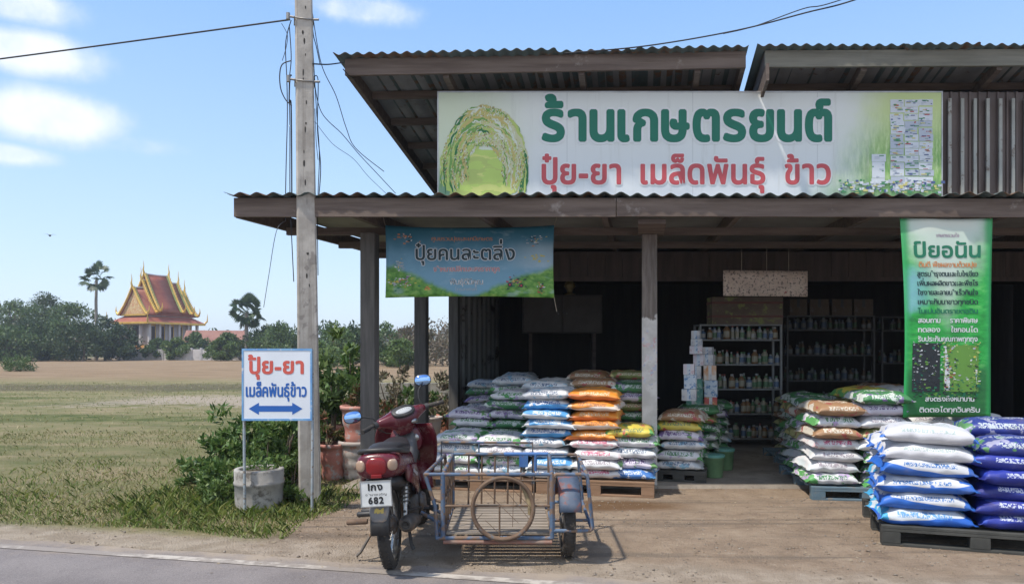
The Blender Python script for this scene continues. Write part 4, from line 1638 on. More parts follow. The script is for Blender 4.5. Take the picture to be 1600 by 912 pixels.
# cartons piled on these sacks
CART = {'white': worn("carton_white", (.60, .60, .60), (.48, .48, .50), .6, scale=6, bump=.05, c3=(.30, .34, .42), t3=.58),
        'pink': worn("carton_lilac_white", (.56, .50, .56), (.62, .60, .62), .6, scale=6, bump=.05, c3=(.45, .16, .18), t3=.6),
        'blue': worn("carton_blue_white", (.45, .54, .64), (.60, .62, .64), .6, scale=7, bump=.05, c3=(.10, .22, .42), t3=.56),
        'teal': worn("carton_teal", (.08, .24, .23), (.12, .30, .22), .6, scale=7, bump=.05, c3=(.50, .52, .45), t3=.6),
        'red': worn("carton_red", (.42, .07, .08), (.50, .12, .08), .6, scale=7, bump=.05, c3=(.55, .50, .20), t3=.6),
        'orange': worn("carton_orange_white", (.56, .24, .08), (.60, .55, .48), .6, scale=5, bump=.05, c3=(.60, .58, .55), t3=.52)}
CT = [("white", 2.02, 8.42, .94, .16, .13), ("teal", 2.22, 8.98, .82, .17, .22), ("red", 2.42, 9.0, .82, .15, .12), ("blue", 2.43, 9.02, .942, .15, .20), ("orange", 2.42, 9.05, 1.144, .15, .18),
      ("white", 2.40, 9.06, 1.326, .15, .13), ("pink", 2.28, 9.04, 1.322, .12, .14), ("teal", 2.24, 8.99, 1.042, .14, .12), ("white", 2.22, 9.0, 1.164, .14, .156), ("pink", 2.24, 8.99, 1.464, .15, .10), ("white", 2.40, 9.06, 1.458, .12, .09),
      ("white", 2.25, 9.0, 1.566, .13, .08), ("white", 2.24, 9.0, 1.648, .10, .10), ("blue", 2.03, 8.44, 1.072, .13, .16), ("pink", 2.02, 8.43, 1.234, .12, .12)]
carton_lbl = ["white carton on the bright sacks close behind the post", "teal carton at the foot of the carton pile", "red carton at the foot of the carton pile, aisle side", "blue and white carton resting on the red one",
              "orange and white carton above the blue one", "white carton above the orange and white one", "lilac white carton squeezed between the two carton columns", "small teal carton in the left column of the pile",
              "white carton above the small teal one", "lilac white carton under the topmost two in the pile", "small white carton topping the aisle side column", "flat white carton second from the top of the pile",
              "small white carton at the very top of the pile", "blue and white carton upon the white one by the post", "lilac white carton on top of the blue one by the post"]
for (c, x, y, z, w, h), lb in zip(CT, carton_lbl):
    z -= .075
    m = MB()
    d = w * .9
    m.box(-w / 2, w / 2, -d / 2, d / 2, 0, h)
    m.box(-.02, .02, -d / 2 - .001, d / 2 + .001, h * .01, h + .001, 1)
    o = m.build("carton", [CART[c], CART['white'] if c in ('teal', 'red', 'orange') else CART['blue']], None, (x, y, z), AZ + rnd.uniform(-.25, .25), bevel=.004)
    tag(o, lb, "carton", "cartons piled beside the aisle")
# buckets at the foot of the aisle pile
BKT = worn("bucket_green", (.10, .20, .10), (.16, .28, .14), .5, scale=5, bump=.05)
for i, (x, y) in enumerate(((2.24, 8.22), (2.50, 8.72))):
    t = thing("bucket", ("green lidded bucket by the aisle, nearest the post", "green lidded bucket farther along the aisle floor")[i], "bucket", (x, y, .03), 0, "green buckets by the aisle")
    m = MB()
    m.lathe([(0, 0), (.095, 0), (.1, .01), (.115, .21), (.121, .215), (.121, .23), (.113, .235)], 20)
    m.build("pail", BKT, t)
    m = MB()
    m.lathe([(.124, .225), (.124, .25), (.11, .256), (0, .256)], 20)
    m.build("lid", CART['teal'], t)

# ---- right: blue pallet and its rows
RZR = -.13
rx_, ry_ = math.cos(RZR), math.sin(RZR)
qx_, qy_ = -math.sin(RZR), math.cos(RZR)


def rp_(s, t):
    return (2.88 + rx_ * s + qx_ * t, 7.10 + ry_ * s + qy_ * t, 0)


make_pallet("blue_pallet", "blue grey pallet under the white sacks right of the aisle", 1.05, 1.4, PAL_B, rp_(0, 0), RZR, "pallets right of the aisle", h=.13)
make_pallet("blue_pallet", "blue grey pallet hidden behind the front dark pallet", 1.05, 1.4, PAL_B, rp_(1.1, 0.28), RZR, "pallets right of the aisle", h=.13)
make_pallet("blue_pallet", "blue grey pallet deeper inside, right side of the aisle", 1.05, 1.4, PAL_B, rp_(.12, 1.5), RZR, "pallets right of the aisle", h=.13)
GRS = "sacks piled on the pallets right of the aisle"


def RS(s, t, cols, where, pitch=.112, z=.132):
    q = rp_(s, t)
    stack('right', q[0], q[1], z, RZR, cols, pitch, where, GRS)


RS(.235, .33, ['brown', 'w_green', 'brown', 'w_pink', 'w_plain', 'w_plain', 'w_green'], "the blue pallet's stack at the aisle corner")
RS(.70, .33, ['green', 'purple', 'w_plain', 'olive', 'w_plain', 'w_green', 'green', 'w_green'], "the tall stack next to the corner stack")
RS(1.20, .62, ['w_green', 'w_plain', 'purple', 'brown', 'w_plain', 'w_green', 'w_plain'], "the white stack below the green banner")
RS(1.70, .62, ['w_plain', 'w_grey', 'w_plain', 'w_green', 'w_grey', 'w_plain'], "the pale stack behind the royal blue sacks")
RS(.30, 1.02, ['green', 'brown', 'w_green', 'olive', 'w_green', 'w_plain', 'w_green'], "the shaded stack behind the aisle corner stack")
RS(.78, 1.02, ['yellow', 'olive', 'green', 'purple', 'w_green', 'green', 'w_grey', 'w_green'], "the shaded stack behind the tall olive stack")
RS(1.30, 1.30, ['w_plain', 'brown', 'olive', 'w_plain', 'w_green', 'w_grey', 'green', 'w_plain'], "the shaded stack behind the banner stack")
RS(1.82, 1.30, ['w_grey', 'w_plain', 'w_green', 'w_plain', 'purple', 'w_grey', 'w_grey'], "the shaded pale stack at the far right", .112)
RS(.42, 1.9, ['green', 'olive', 'green', 'w_green', 'green', 'w_grey', 'green'], "the deepest stack on the right side of the aisle")
make_pallet("blue_pallet", "blue grey pallet at the right edge under pale sacks", 1.05, 1.4, PAL_B, rp_(2.2, .28), RZR, "pallets right of the aisle", h=.13)
RS(2.45, .62, ['w_grey', 'w_plain', 'w_green', 'w_plain', 'w_grey'], "the pale stack at the right picture edge")

# ---- front dark pallet with the white blue and the royal blue sacks
RZF = -.315
fx_, fy_ = math.cos(RZF), math.sin(RZF)
hx_, hy_ = -math.sin(RZF), math.cos(RZF)


def fp(s, t):
    return (2.735 + fx_ * s + hx_ * t, 5.47 + fy_ * s + hy_ * t, 0)


make_pallet("dark_pallet", "large dark wooden pallet out on the dirt in front of the shop", 1.28, 1.05, PAL_K, fp(0, 0), RZF)
GFS = "sacks on the front dark pallet"


def FS(s, t, cols, where, pitch=.119):
    q = fp(s, t)
    stack('big', q[0], q[1], .152, RZF, cols, pitch, where, GFS, jx=.02)


FS(.31, .25, ['brightwhite', 'brightwhite', 'bluewhite', 'bluewhite', 'bluewhite', 'deepblue'], "the dark pallet's front white stack")
FS(.94, .25, ['royal_g', 'royal', 'royal', 'royal', 'royal', 'royal'], "the dark pallet's front royal blue stack", .105)
FS(.33, .76, ['bluewhite', 'brightwhite', 'deepblue', 'bluewhite', 'deepblue'], "the dark pallet's rear white stack", .119)
FS(.96, .77, ['royal_g', 'royal', 'royal_g', 'royal', 'royal', 'royal', 'royal'], "the dark pallet's rear royal blue stack", .102)

# ------------------------------------------------------------------ bottle racks, hanging board, cabinet
RACKM = worn("rack_dull_metal", (.19, .19, .185), (.27, .27, .26), .5, .3, scale=6, bump=.05, c3=(.22, .14, .09), t3=.64)
BOT = [worn("bottle_" + n, c, tuple(v * .7 for v in c), .35, scale=9, bump=0) for n, c in
       (("white", (.40, .40, .385)), ("cream", (.36, .32, .23)), ("green", (.10, .20, .095)), ("amber", (.23, .12, .05)), ("blue", (.11, .17, .28)), ("red", (.28, .08, .065)))]


def bottle_mesh(kind, body, cap, label_m):
    m = MB()
    r, h = ((.034, .17), (.04, .15), (.028, .20), (.045, .20))[kind]
    m.lathe([(0, 0), (r * .95, 0), (r, .008), (r, h * .62), (r * .9, h * .70), (r * .42, h * .82), (r * .42, h * .86)], 12, mi=0)
    m.lathe([(r * .5, h * .86), (r * .5, h), (0, h)], 12, mi=1)
    m.lathe([(r * 1.015, h * .14), (r * 1.015, h * .55)], 12, mi=2)
    me = bpy.data.meshes.new("bottle")
    me.from_pydata(m.v, [], m.f)
    for q in (body, cap, label_m):
        me.materials.append(q)
    me.polygons.foreach_set("material_index", [int(i) for i in m.mi])
    me.polygons.foreach_set("use_smooth", m.sm)
    return me


BM = [bottle_mesh(i % 4, BOT[a], BOT[b], BOT[c]) for i, (a, b, c) in enumerate(((0, 4, 2), (1, 5, 0), (2, 0, 1), (3, 0, 1), (0, 2, 4), (4, 0, 0), (0, 5, 1), (1, 2, 2)))]
RACK_SHADE = worn("rack_shaded_metal", (.045, .044, .042), (.075, .072, .068), .6, .2, scale=6, bump=.05)  # darker copy of the rack metal, interior shade put into the colour
BOT_SHADE = [worn("shaded_bottle_" + n, c, tuple(v * .7 for v in c), .5, scale=9, bump=0) for n, c in (("grey", (.13, .13, .125)), ("green", (.05, .09, .045)), ("brown", (.09, .06, .035)), ("blue", (.05, .075, .11)))]  # bottle colours darkened to carry the shade at the back
BM_SHADE = [bottle_mesh(i % 4, BOT_SHADE[a], BOT_SHADE[b], BOT_SHADE[c]) for i, (a, b, c) in enumerate(((0, 3, 1), (1, 0, 0), (2, 0, 1), (0, 1, 3), (3, 0, 0), (2, 2, 0)))]
LEVELS = ["lowest", "second lowest", "third", "fourth", "top"]


def rack(x0, x1, y, z0, h, levels, label, where, group, per, rz=0., metal=None, stock=None):
    metal, stock = metal or RACKM, stock or BM
    w = x1 - x0
    t = thing("shelf_rack", label, "shelf rack", (x0, y, z0), rz)
    M = Matrix.Translation((x0, y, z0)) @ Matrix.Rotation(rz, 4, 'Z')
    d = .36
    for a, b in ((0, 0), (w - .03, 0), (0, d - .03), (w - .03, d - .03)):
        m = MB()
        m.box(a, a + .03, b, b + .03, 0, h)
        m.build("upright", metal, t)
    zs = []
    for i in range(levels):
        z = .10 + (h - .34) * i / (levels - 1)
        zs.append(z)
        m = MB()
        m.box(.002, w - .002, -.004, d + .002, z, z + .022)
        m.build("shelf", metal, t)
    m = MB()
    m.box(.002, w - .002, -.004, d + .002, h - .02, h)
    m.build("shelf", metal, t)
    for i, z in enumerate(zs):
        for k in range(per):
            for row in range(2):
                if row == 1 and k % 2:
                    continue
                o = bpy.data.objects.new("bottle", stock[rnd.randrange(len(stock))])
                COL.objects.link(o)
                xx = .07 + (w - .14) * (k + rnd.uniform(-.2, .2)) / (per - 1)
                o.location = M @ Vector((xx, .06 + row * .15 + rnd.uniform(-.02, .02), z + .0225))
                s_ = rnd.uniform(.85, 1.12)
                o.scale = (s_, s_, s_)
                tag(o, f"small bottle on the {LEVELS[i] if levels == 5 else ('lowest', 'second', 'third', 'top')[i]} shelf of {where}", "bottle", group + f", {('first','second','third','fourth','fifth')[i]} shelf up")


rack(2.74, 3.95, 10.8, .03, 1.78, 5, "tall pale metal shelf rack of bottles facing the aisle", "the tall pale rack", "bottles on the tall pale rack", 14)
rack(4.35, 5.75, 11.7, .03, 1.95, 5, "dim shelf rack of bottles at the right in the dark", "the dim right rack", "bottles on the dim right rack", 13, metal=RACK_SHADE, stock=BM_SHADE)

PAPER = Nodes("aged_printed_board")
f1 = PAPER.noise(5, detail=7, rough=.7)
pc = PAPER.mix(PAPER.step(f1, .38, .66), (.60, .47, .39), (.74, .61, .52))
tx = PAPER.noise(1.0, detail=2, rough=.7, stretch=(26, 4, 34))
pc = PAPER.mix(PAPER.math('MULTIPLY', PAPER.step(tx, .55, .6), .8), pc, (.10, .08, .08))
pc = PAPER.mix(PAPER.step(PAPER.noise(6.3, detail=3), .70, .73), pc, (.42, .16, .14))
PAPER.set(pc, .7)
hb = thing("hanging_board", "pale stained price board hanging over the aisle", "board", (at(1196, 0, 9.4).x, 9.4, at(0, 462, 9.4).z))
m = MB()
hw_ = 66 / F * 9.4
m.grid(lambda u, v: ((u - .5) * 2 * hw_, .006 * math.sin(u * 9), v * .325 - .012 * u), 16, 4)
m.build("sheet", PAPER.m, hb, solid=.004)
for x in (-.3, .02, .3):
    m = MB()
    m.tube([(x, 0.01, .315), (x, .012, .62)], .0035, 5)
    m.build("cord", ROPE, hb)
bx = thing("rolled_sheeting", "dim patterned box of rolled sheeting on top of the tall rack", "box", (at(1164, 0, 10.95).x, 10.98, 1.812))
m = MB()
m.box(-.52, .52, -.15, .15, 0, .40)
m.build("crate", worn("dusty_printed_box", (.13, .095, .07), (.19, .145, .11), .8, scale=3, bump=.1, c3=(.26, .30, .10), t3=.58), bx, bevel=.006)
m = MB()
for z in (.1, .3):
    m.box(-.523, .523, -.153, .153, z, z + .03)
m.build("strap", worn("dull_strap", (.20, .08, .07), rough=.7, bump=0), bx)

# cabinet high on the back left wall with small things on it
cb = thing("wall_cabinet", "dim wooden wall cabinet high at the back left", "cabinet", (.95, 13.9, 1.75))
m = MB()
m.box(-.75, .75, 0, .42, 0, .72)
m.build("body", worn("cabinet_wood", (.05, .042, .036), (.075, .064, .054), .6, scale=2, stretch=(.6, 4, 4), bump=.1), cb, bevel=.005)
for s_ in (-1, 1):
    m = MB()
    m.box(min(s_ * .02, s_ * .72), max(s_ * .02, s_ * .72), -.018, -.001, .03, .69)
    d_ = m.build("door", worn("cabinet_door", (.065, .054, .045), (.09, .076, .064), .5, scale=3, bump=.1), cb, bevel=.004)
    m = MB()
    m.lathe([(0, 0), (.014, 0), (.014, -.02), (0, -.024)], 10, 'Y', (s_ * .08, -.019, .36))
    m.build("knob", STEEL, d_)
m = MB()
for s_ in (-.6, .6):
    m.box(s_ - .03, s_ + .03, .02, .40, -1.72, -.002)
m.build("support", WOOD_D, cb)
m = MB()
m.lathe([(0, 0), (.12, 0), (.10, .03), (.05, .05), (.07, .12), (.11, .17), (.09, .24), (.04, .28), (.055, .33), (.045, .38), (.015, .42), (0, .46)], 16)
tag(m.build("gilt_urn", worn("dull_gilt", (.42, .33, .14), (.5, .42, .2), .4, .6, scale=6, bump=0), None, (1.1, 14.1, 2.471)), "small dull gilt urn standing on the wall cabinet", "urn")
for i, x in enumerate((.50, .68)):
    o = bpy.data.objects.new("bottle", BM[4])
    COL.objects.link(o)
    o.location = (x, 14.05, 2.471)
    tag(o, "white bottle standing on top of the wall cabinet", "bottle", "bottles on the wall cabinet")

# ------------------------------------------------------------------ more stock in the shade at the back
rack(6.0, 7.4, 12.0, .03, 1.95, 4, "dim shelf rack of bottles behind the green banner", "the rack behind the green banner", "bottles on the rack behind the banner", 11, metal=RACK_SHADE, stock=BM_SHADE)
GBK = "sacks stacked along the dark back of the shop"
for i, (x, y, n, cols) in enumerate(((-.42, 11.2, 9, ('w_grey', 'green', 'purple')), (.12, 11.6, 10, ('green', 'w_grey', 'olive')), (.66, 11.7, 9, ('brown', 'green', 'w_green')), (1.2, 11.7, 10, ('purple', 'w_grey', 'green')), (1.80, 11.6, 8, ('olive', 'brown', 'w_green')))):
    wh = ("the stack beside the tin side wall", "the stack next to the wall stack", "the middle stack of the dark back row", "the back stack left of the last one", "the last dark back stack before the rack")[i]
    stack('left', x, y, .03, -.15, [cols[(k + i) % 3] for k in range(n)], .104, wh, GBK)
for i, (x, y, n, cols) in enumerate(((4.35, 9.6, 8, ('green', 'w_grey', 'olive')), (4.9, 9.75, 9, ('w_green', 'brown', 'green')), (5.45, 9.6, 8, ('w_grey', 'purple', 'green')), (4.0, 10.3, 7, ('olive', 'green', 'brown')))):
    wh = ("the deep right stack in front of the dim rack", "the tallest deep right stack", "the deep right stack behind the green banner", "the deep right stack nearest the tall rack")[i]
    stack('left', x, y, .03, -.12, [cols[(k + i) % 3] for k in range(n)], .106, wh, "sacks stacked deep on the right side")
BROWNC = worn("carton_brown", (.075, .052, .034), (.10, .074, .05), .8, scale=5, bump=.1, c3=(.12, .11, .10), t3=.62)
for i in range(4):
    m = MB()
    w, d, h = rnd.uniform(.28, .34), .26, .26
    m.box(-w / 2, w / 2, -d / 2, d / 2, 0, h)
    m.box(-.025, .025, -d / 2 - .001, d / 2 + .001, h * .5, h + .001, 1)
    o = m.build("carton", [BROWNC, RACK_SHADE], None, (4.55 + i * .345, 11.88, 1.982), rnd.uniform(-.06, .06), bevel=.004)
    tag(o, "brown taped carton on top of the dim right rack", "carton", "brown cartons on the dim right rack")
# ------------------------------------------------------------------ motorcycle with cargo sidecar
RED = Nodes("faded_red_paint")
rn = RED.noise(4, detail=6, rough=.6)
rc = RED.mix(RED.step(rn, .35, .68), (.088, .008, .015), (.13, .018, .028))
dust = RED.step(RED.noise(9, detail=8, rough=.7), .5, .75)
rc = RED.mix(RED.math('MULTIPLY', dust, .42), rc, (.34, .26, .20))
RED.set(rc, RED.step(dust, 0, 1, .25, .6))
RED = RED.m
PLK = worn("black_plastic", (.022, .021, .021), (.04, .038, .036), .5, scale=7, bump=.08, c3=(.15, .12, .10), t3=.66)
PLG = worn("grey_plastic", (.075, .072, .072), (.12, .115, .11), .55, scale=6, bump=.1, c3=(.24, .20, .17), t3=.62)
SEATM = worn("seat_vinyl", (.018, .016, .017), (.035, .03, .03), .42, scale=9, bump=.15)
RUB = worn("tyre_rubber", (.022, .02, .019), (.055, .048, .042), .85, scale=8, bump=.3, c3=(.17, .135, .10), t3=.60)
CHR = worn("dull_chrome", (.50, .49, .47), (.36, .34, .31), .3, .85, scale=8, bump=.05, c3=(.22, .15, .10), t3=.62)
ENG = worn("engine_metal", (.10, .095, .09), (.18, .165, .15), .6, .45, scale=9, bump=.2, c3=(.16, .11, .075), t3=.56)
EXH = worn("exhaust_dark_metal", (.07, .062, .056), (.14, .12, .10), .5, .55, scale=7, bump=.15, c3=(.22, .14, .09), t3=.58)
LENSR = worn("red_lens", (.17, .006, .010), (.21, .012, .014), .18, scale=9, bump=0)
LENSC = worn("clear_lens", (.34, .22, .15), (.42, .30, .22), .15, scale=9, bump=0)
BLUEM = worn("chipped_blue_paint", (.055, .098, .175), (.105, .155, .23), .65, scale=7, bump=.2, c3=(.19, .125, .085), t3=.52, s3=11)
BLUEB = worn("bright_blue_paint", (.04, .12, .34), (.07, .17, .38), .5, scale=7, bump=.15, c3=(.15, .11, .085), t3=.63, s3=11)
RUST = worn("rusty_metal", (.12, .075, .05), (.20, .135, .09), .8, .2, scale=9, bump=.25, c3=(.11, .13, .15), t3=.62)
SLAT = worn("dusty_slats", (.21, .175, .14), (.32, .27, .22), .85, scale=6, stretch=(.8, 5, 5), bump=.2, island=.25)
MIRR = Nodes("mirror_glass")
MIRR.set((.36, .56, .86), .03, 1.0)  # blue of the reflected sky tinted into the glass colour
PLATEW = worn("plate_white", (.66, .67, .66), (.56, .57, .56), .45, scale=9, bump=0, c3=(.4, .37, .33), t3=.7)
PBLK = flat("plate_black_ink", (.02, .02, .022))

bike = thing("motorcycle", "dusty red underbone motorcycle with a blue steel cargo sidecar, parked by the road", "motorcycle", (-.765, 4.92, 0))
L = Matrix.Translation((-.033, 0, 0)) @ Matrix.Rotation(R(-.5), 4, 'Z') @ Matrix.Rotation(R(-3.3), 4, 'Y')
XF = lambda *a: Matrix.Translation(a)


def wheel(name, M, parent, r=.285, tw=.038, rim_r=.225, spokes=18, mat_rim=CHR):
    """axle along x at the origin of M"""
    t = MB(M)
    prof = []
    for i in range(13):
        a = math.pi * (i / 12) - math.pi / 2
        prof.append((r - .042 + .042 * math.cos(a) ** .8 if abs(a) < 1.5 else r - .06, tw * math.sin(a)))
    prof.append((rim_r + .004, tw * .7))
    prof.append((rim_r + .004, -tw * .7))
    t.lathe(prof, 48, 'X', closed=True)
    # tread blocks standing on the tyre
    for i in range(44):
        a = 2 * math.pi * i / 44
        for sx in (-1, 1):
            Mb = Matrix.Rotation(a + sx * .03, 4, 'X') @ XF(sx * .017, r - .004, 0) @ Matrix.Rotation(sx * .5, 4, 'Y')
            t.box(-.012, .012, -.006, .0045, -.008, .008, M=Mb)
    w = t.build(name, RUB, parent)
    q = MB(M)
    q.lathe([(rim_r + .006, -.028), (rim_r - .012, -.024), (rim_r - .018, 0), (rim_r - .012, .024), (rim_r + .006, .028)], 40, 'X')
    q.build("rim", mat_rim, w, solid=.003)
    q = MB(M)
    for i in range(spokes):
        a = 2 * math.pi * i / spokes
        s = 1 if i % 2 else -1
        b = a + .35 * (1 if i % 4 < 2 else -1)
        q.tube([(s * .03, .045 * math.cos(b), .045 * math.sin(b)), (s * .006, (rim_r - .01) * math.cos(a), (rim_r - .01) * math.sin(a))], .0022, 5)
    q.build("spokes", CHR, w)
    q = MB(M)
    q.lathe([(0, -.055), (.03, -.055), (.035, -.045), (.062, -.04), (.066, .03), (.05, .045), (.02, .055), (0, .055)], 24, 'X')
    q.build("hub", ENG, w)
    return w


wheel("rear_wheel", L @ XF(0, 0, .285), bike)
STEER = L @ XF(0, .80, .915) @ Matrix.Rotation(R(37), 4, 'Z') @ Matrix.Rotation(R(-13), 4, 'Y')
wheel("front_wheel", L @ XF(0, 1.22, .285) @ Matrix.Rotation(R(28), 4, 'Z'), bike)

# swing arm, shocks, chain case
m = MB(L)
for s in (-1, 1):
    m.tube([(s * .085, 0, .285), (s * .085, .25, .31), (s * .06, .50, .33)], .016, 8)
m.tube([(-.1, 0, .285), (.1, 0, .285)], .011, 8)
m.build("swing_arm", PLK, bike)
for s in (-1, 1):
    m = MB(L)
    m.tube([(s * .105, .01, .30), (s * .105, .06, .42)], .014, 8)
    m.tube([(s * .105, .055, .40), (s * .105, .13, .60)], .019, 10)
    sh = m.build("shock_absorber", CHR, bike)
    m = MB(L)
    hel = []
    for i in range(70):
        t = i / 69
        a = t * 2 * math.pi * 8
        c = Vector((s * .105, .05 + .08 * t, .40 + .19 * t))
        hel.append(c + Vector((.027 * math.cos(a), .027 * math.sin(a) * .92, -.01 * math.sin(a))))
    m.tube(hel, .0045, 6)
    m.build("spring", PLG, sh)
m = MB(L)
m.hull([(-.09, -.10, .29, .012, .05), (0, -.10, .29, .016, .07), (.25, -.10, .315, .014, .05), (.5, -.09, .33, .012, .05)], 'Y', 14)
m.build("chain_case", PLK, bike)

# rear mudguard, plate, flap
m = MB(L)
v = []
for i in range(11):
    a = R(60 + 118 * i / 10)
    for x, dr in ((-.062, -.025), (-.05, .0), (0, .008), (.05, .0), (.062, -.025)):
        rr_ = .335 + dr
        v.append((x, rr_ * math.cos(a) - .01, .285 + rr_ * math.sin(a)))
m.add(v, [(i * 5 + j, i * 5 + j + 1, i * 5 + j + 6, i * 5 + j + 5) for i in range(10) for j in range(4)], smooth=True)
m.build("mudguard", PLK, bike, solid=.004)
m = MB(L)
m.hull([(.375, 0, -.335, .025, .006), (.385, 0, -.335, .045, .010), (.42, 0, -.328, .058, .012), (.48, 0, -.310, .066, .014), (.56, 0, -.29, .072, .016), (.66, 0, -.25, .085, .03)], 'Z', 16)
fl = m.build("mud_flap", worn("flap_grey", (.15, .145, .145), (.21, .20, .195), .6, scale=8, bump=.1, c3=(.28, .22, .17), t3=.6), bike)
fl["label"] = "grey mud flap below the number plate"
m = MB(L)
for i in range(7):
    quad(m, -.028 + i * .008, -.022 + i * .008 + .004, .435 + .006 * math.sin(i * 2), .46 + .006 * math.sin(i * 1.3), 0, .0, lambda x, z, l: (x, -.339 - l, z), .004)
m.build("sticker", flat("sticker_yellow", (.50, .38, .10)), fl)
PX, PZ = -.005, .560
m = MB(L)
m.box(-.092 + PX, .092 + PX, -.365, -.361, PZ - .075, PZ + .075)
plate = m.build("number_plate", PLATEW, bike, bevel=.001)
m = MB(L)
for a, b, c, d in ((-.097, .097, .075, .08), (-.097, .097, -.08, -.075), (-.097, -.092, -.075, .075), (.092, .097, -.075, .075)):
    m.box(a + PX, b + PX, -.368, -.358, c + PZ, d + PZ)
m.build("plate_frame", worn("plate_rim", (.42, .42, .41), rough=.4, metal=.4, scale=9, bump=0), plate)
m = MB(L)
plp = lambda x, z, l: (x + PX, -.3655 - l, z + PZ)
lettering(m, "1กง", -.002, .023, .032, plp, width=.086, bold=.0026, lift=.0006, track=.16)
lettering(m, "682", -.002, -.060, .032, plp, width=.09, bold=.0026, lift=.0006, track=.18)
lettering(m, "อำนาจเจริญ", 0, -.010, .011, plp, width=.13, lift=.0006, track=.12)
m.build("lettering", PBLK, plate)

# tail: red shell, lamps, seat, rail
m = MB(L)
m.hull([(-.335, 0, .722, .085, .052), (-.325, 0, .722, .118, .074), (-.28, 0, .720, .136, .086), (-.15, 0, .712, .146, .092), (.0, 0, .69, .148, .098), (.18, 0, .655, .145, .115), (.34, 0, .62, .138, .14),
        (.47, 0, .57, .115, .15), (.56, 0, .53, .08, .13)], 'Y', 24, e=2.7)
body = m.build("tail_body", RED, bike)
m = MB(L)
m.hull([(-.30, 0, .61, .085, .035), (-.2, 0, .60, .11, .04), (0, 0, .57, .12, .05), (.2, 0, .53, .12, .07), (.4, 0, .47, .11, .10), (.55, 0, .42, .08, .10)], 'Y', 18)
m.build("under_tail", PLK, bike)
m = MB(L)
m.hull([(-.3465, 0, .718, .052, .044), (-.343, 0, .720, .062, .053), (-.325, 0, .722, .068, .060)], 'Y', 20, e=3)
tl = m.build("tail_light", LENSR, bike)
for s in (-1, 1):
    m = MB(L @ XF(s * .100, -.322, .728) @ Matrix.Rotation(s * R(28), 4, 'Z'))
    m.hull([(-.014, 0, 0, .016, .022), (-.010, 0, 0, .030, .034), (.012, 0, 0, .036, .042)], 'Y', 16)
    m.build("indicator", LENSC, bike)
m = MB(L)
m.box(-.034, .034, -.356, -.31, .652, .676)
m.build("reflector", LENSR, bike, bevel=.005)
m = MB(L)
m.hull([(-.17, 0, .785, .05, .012), (-.13, 0, .790, .085, .022), (-.04, 0, .792, .108, .036), (.08, 0, .785, .12, .042), (.20, 0, .765, .13, .045), (.32, 0, .755, .12, .045), (.46, 0, .765, .085, .05), (.56, 0, .755, .05, .04), (.6, 0, .74, .03, .02)], 'Y', 22, e=2.6)
m.build("seat", SEATM, bike)
m = MB(L)
rail = [(.13, .12, .75), (.138, -.05, .775), (.130, -.20, .798), (.105, -.27, .812), (.05, -.30, .818), (-.05, -.30, .818), (-.105, -.27, .812), (-.130, -.20, .798), (-.138, -.05, .775), (-.13, .12, .75)]
m.tube(rail, .015, 10)
m.build("grab_rail", PLK, bike)
# red side cover towards the engine
for s in (-1, 1):
    m = MB(L)
    m.hull([(-.06, s * .145, .63, .012, .05), (.1, s * .152, .60, .016, .07), (.28, s * .150, .55, .018, .10), (.44, s * .13, .49, .018, .10), (.54, s * .10, .45, .012, .07)], 'Y', 14)
    m.build("side_cover", RED, bike)
    m = MB(L)
    for i in range(5):
        quad(m, .05 + i * .035, .08 + i * .035, .615 - i * .012, .637 - i * .012, 0, .0, lambda y, z, l, s=s: (s * (.1725 + l), y, z), .006)
    m.build("sticker", flat("sticker_silver", (.55, .52, .50)), bike)

# centre tunnel, engine, frame
m = MB(L)
m.hull([(.46, 0, .58, .085, .12), (.58, 0, .54, .085, .10), (.70, 0, .56, .085, .11), (.80, 0, .62, .085, .13), (.88, 0, .68, .09, .15), (.93, 0, .72, .10, .15)], 'Y', 20, e=3)
m.build("centre_tunnel", PLG, bike)
m = MB(L)
m.hull([(.46, 0, .30, .09, .08), (.50, 0, .30, .13, .115), (.62, 0, .30, .135, .12), (.70, 0, .30, .12, .11), (.74, 0, .31, .07, .07)], 'Y', 20, e=3.2)
m.hull([(.70, 0, .33, .06, .06), (.84, 0, .34, .065, .065), (.98, 0, .36, .06, .06)], 'Y', 16, e=3)
for i in range(6):
    m.hull([(.74 + i * .035, 0, .338, .085, .085), (.75 + i * .035, 0, .338, .085, .085)], 'Y', 16, e=3.5)
m.lathe([(0, .13), (.085, .13), (.088, .145), (.07, .165), (0, .168)], 24, 'X', (0, .58, .30))
m.build("engine", ENG, bike)
m = MB(L)
m.tube([(.06, .94, .34), (.09, .90, .25), (.12, .75, .20), (.125, .55, .21), (.125, .30, .245)], [.014, .014, .015, .017, .022], 10)
m.tube([(.125, .32, .245), (.128, .26, .253), (.135, .05, .285), (.138, -.12, .312), (.139, -.17, .319), (.139, -.195, .322)], [.024, .046, .054, .056, .050, .034], 18)
mu = m.build("exhaust", EXH, bike)
m = MB(L)
m.lathe([(.0, -.0005), (.02, 0), (.021, -.012), (.026, -.012), (.027, .0)], 18, 'Y', (.139, -.196, .322))
m.build("outlet", HOLE, mu)
m = MB(L)
m.tube([(.10, .02, .36), (.12, .10, .35), (.14, .3, .32), (.15, .42, .30)], .011, 8)
m.tube([(-.10, .1, .34), (-.13, .3, .31), (-.14, .42, .29)], .011, 8)
m.tube([(-.28, .52, .27), (.25, .52, .27)], .010, 8)
m.build("foot_frame", PLK, bike)
for x0, x1, y, z in ((-.30, -.21, .52, .275), (.2, .27, .52, .275), (-.26, -.15, .20, .32), (-.30, -.16, .06, .30)):
    m = MB(L)
    m.tube([(x0, y, z), (x0 + .01, y, z), (x1, y, z)], [.012, .019, .019], 10)
    m.build("foot_peg", RUST if y < .1 else PLK, bike)
m = MB(L)
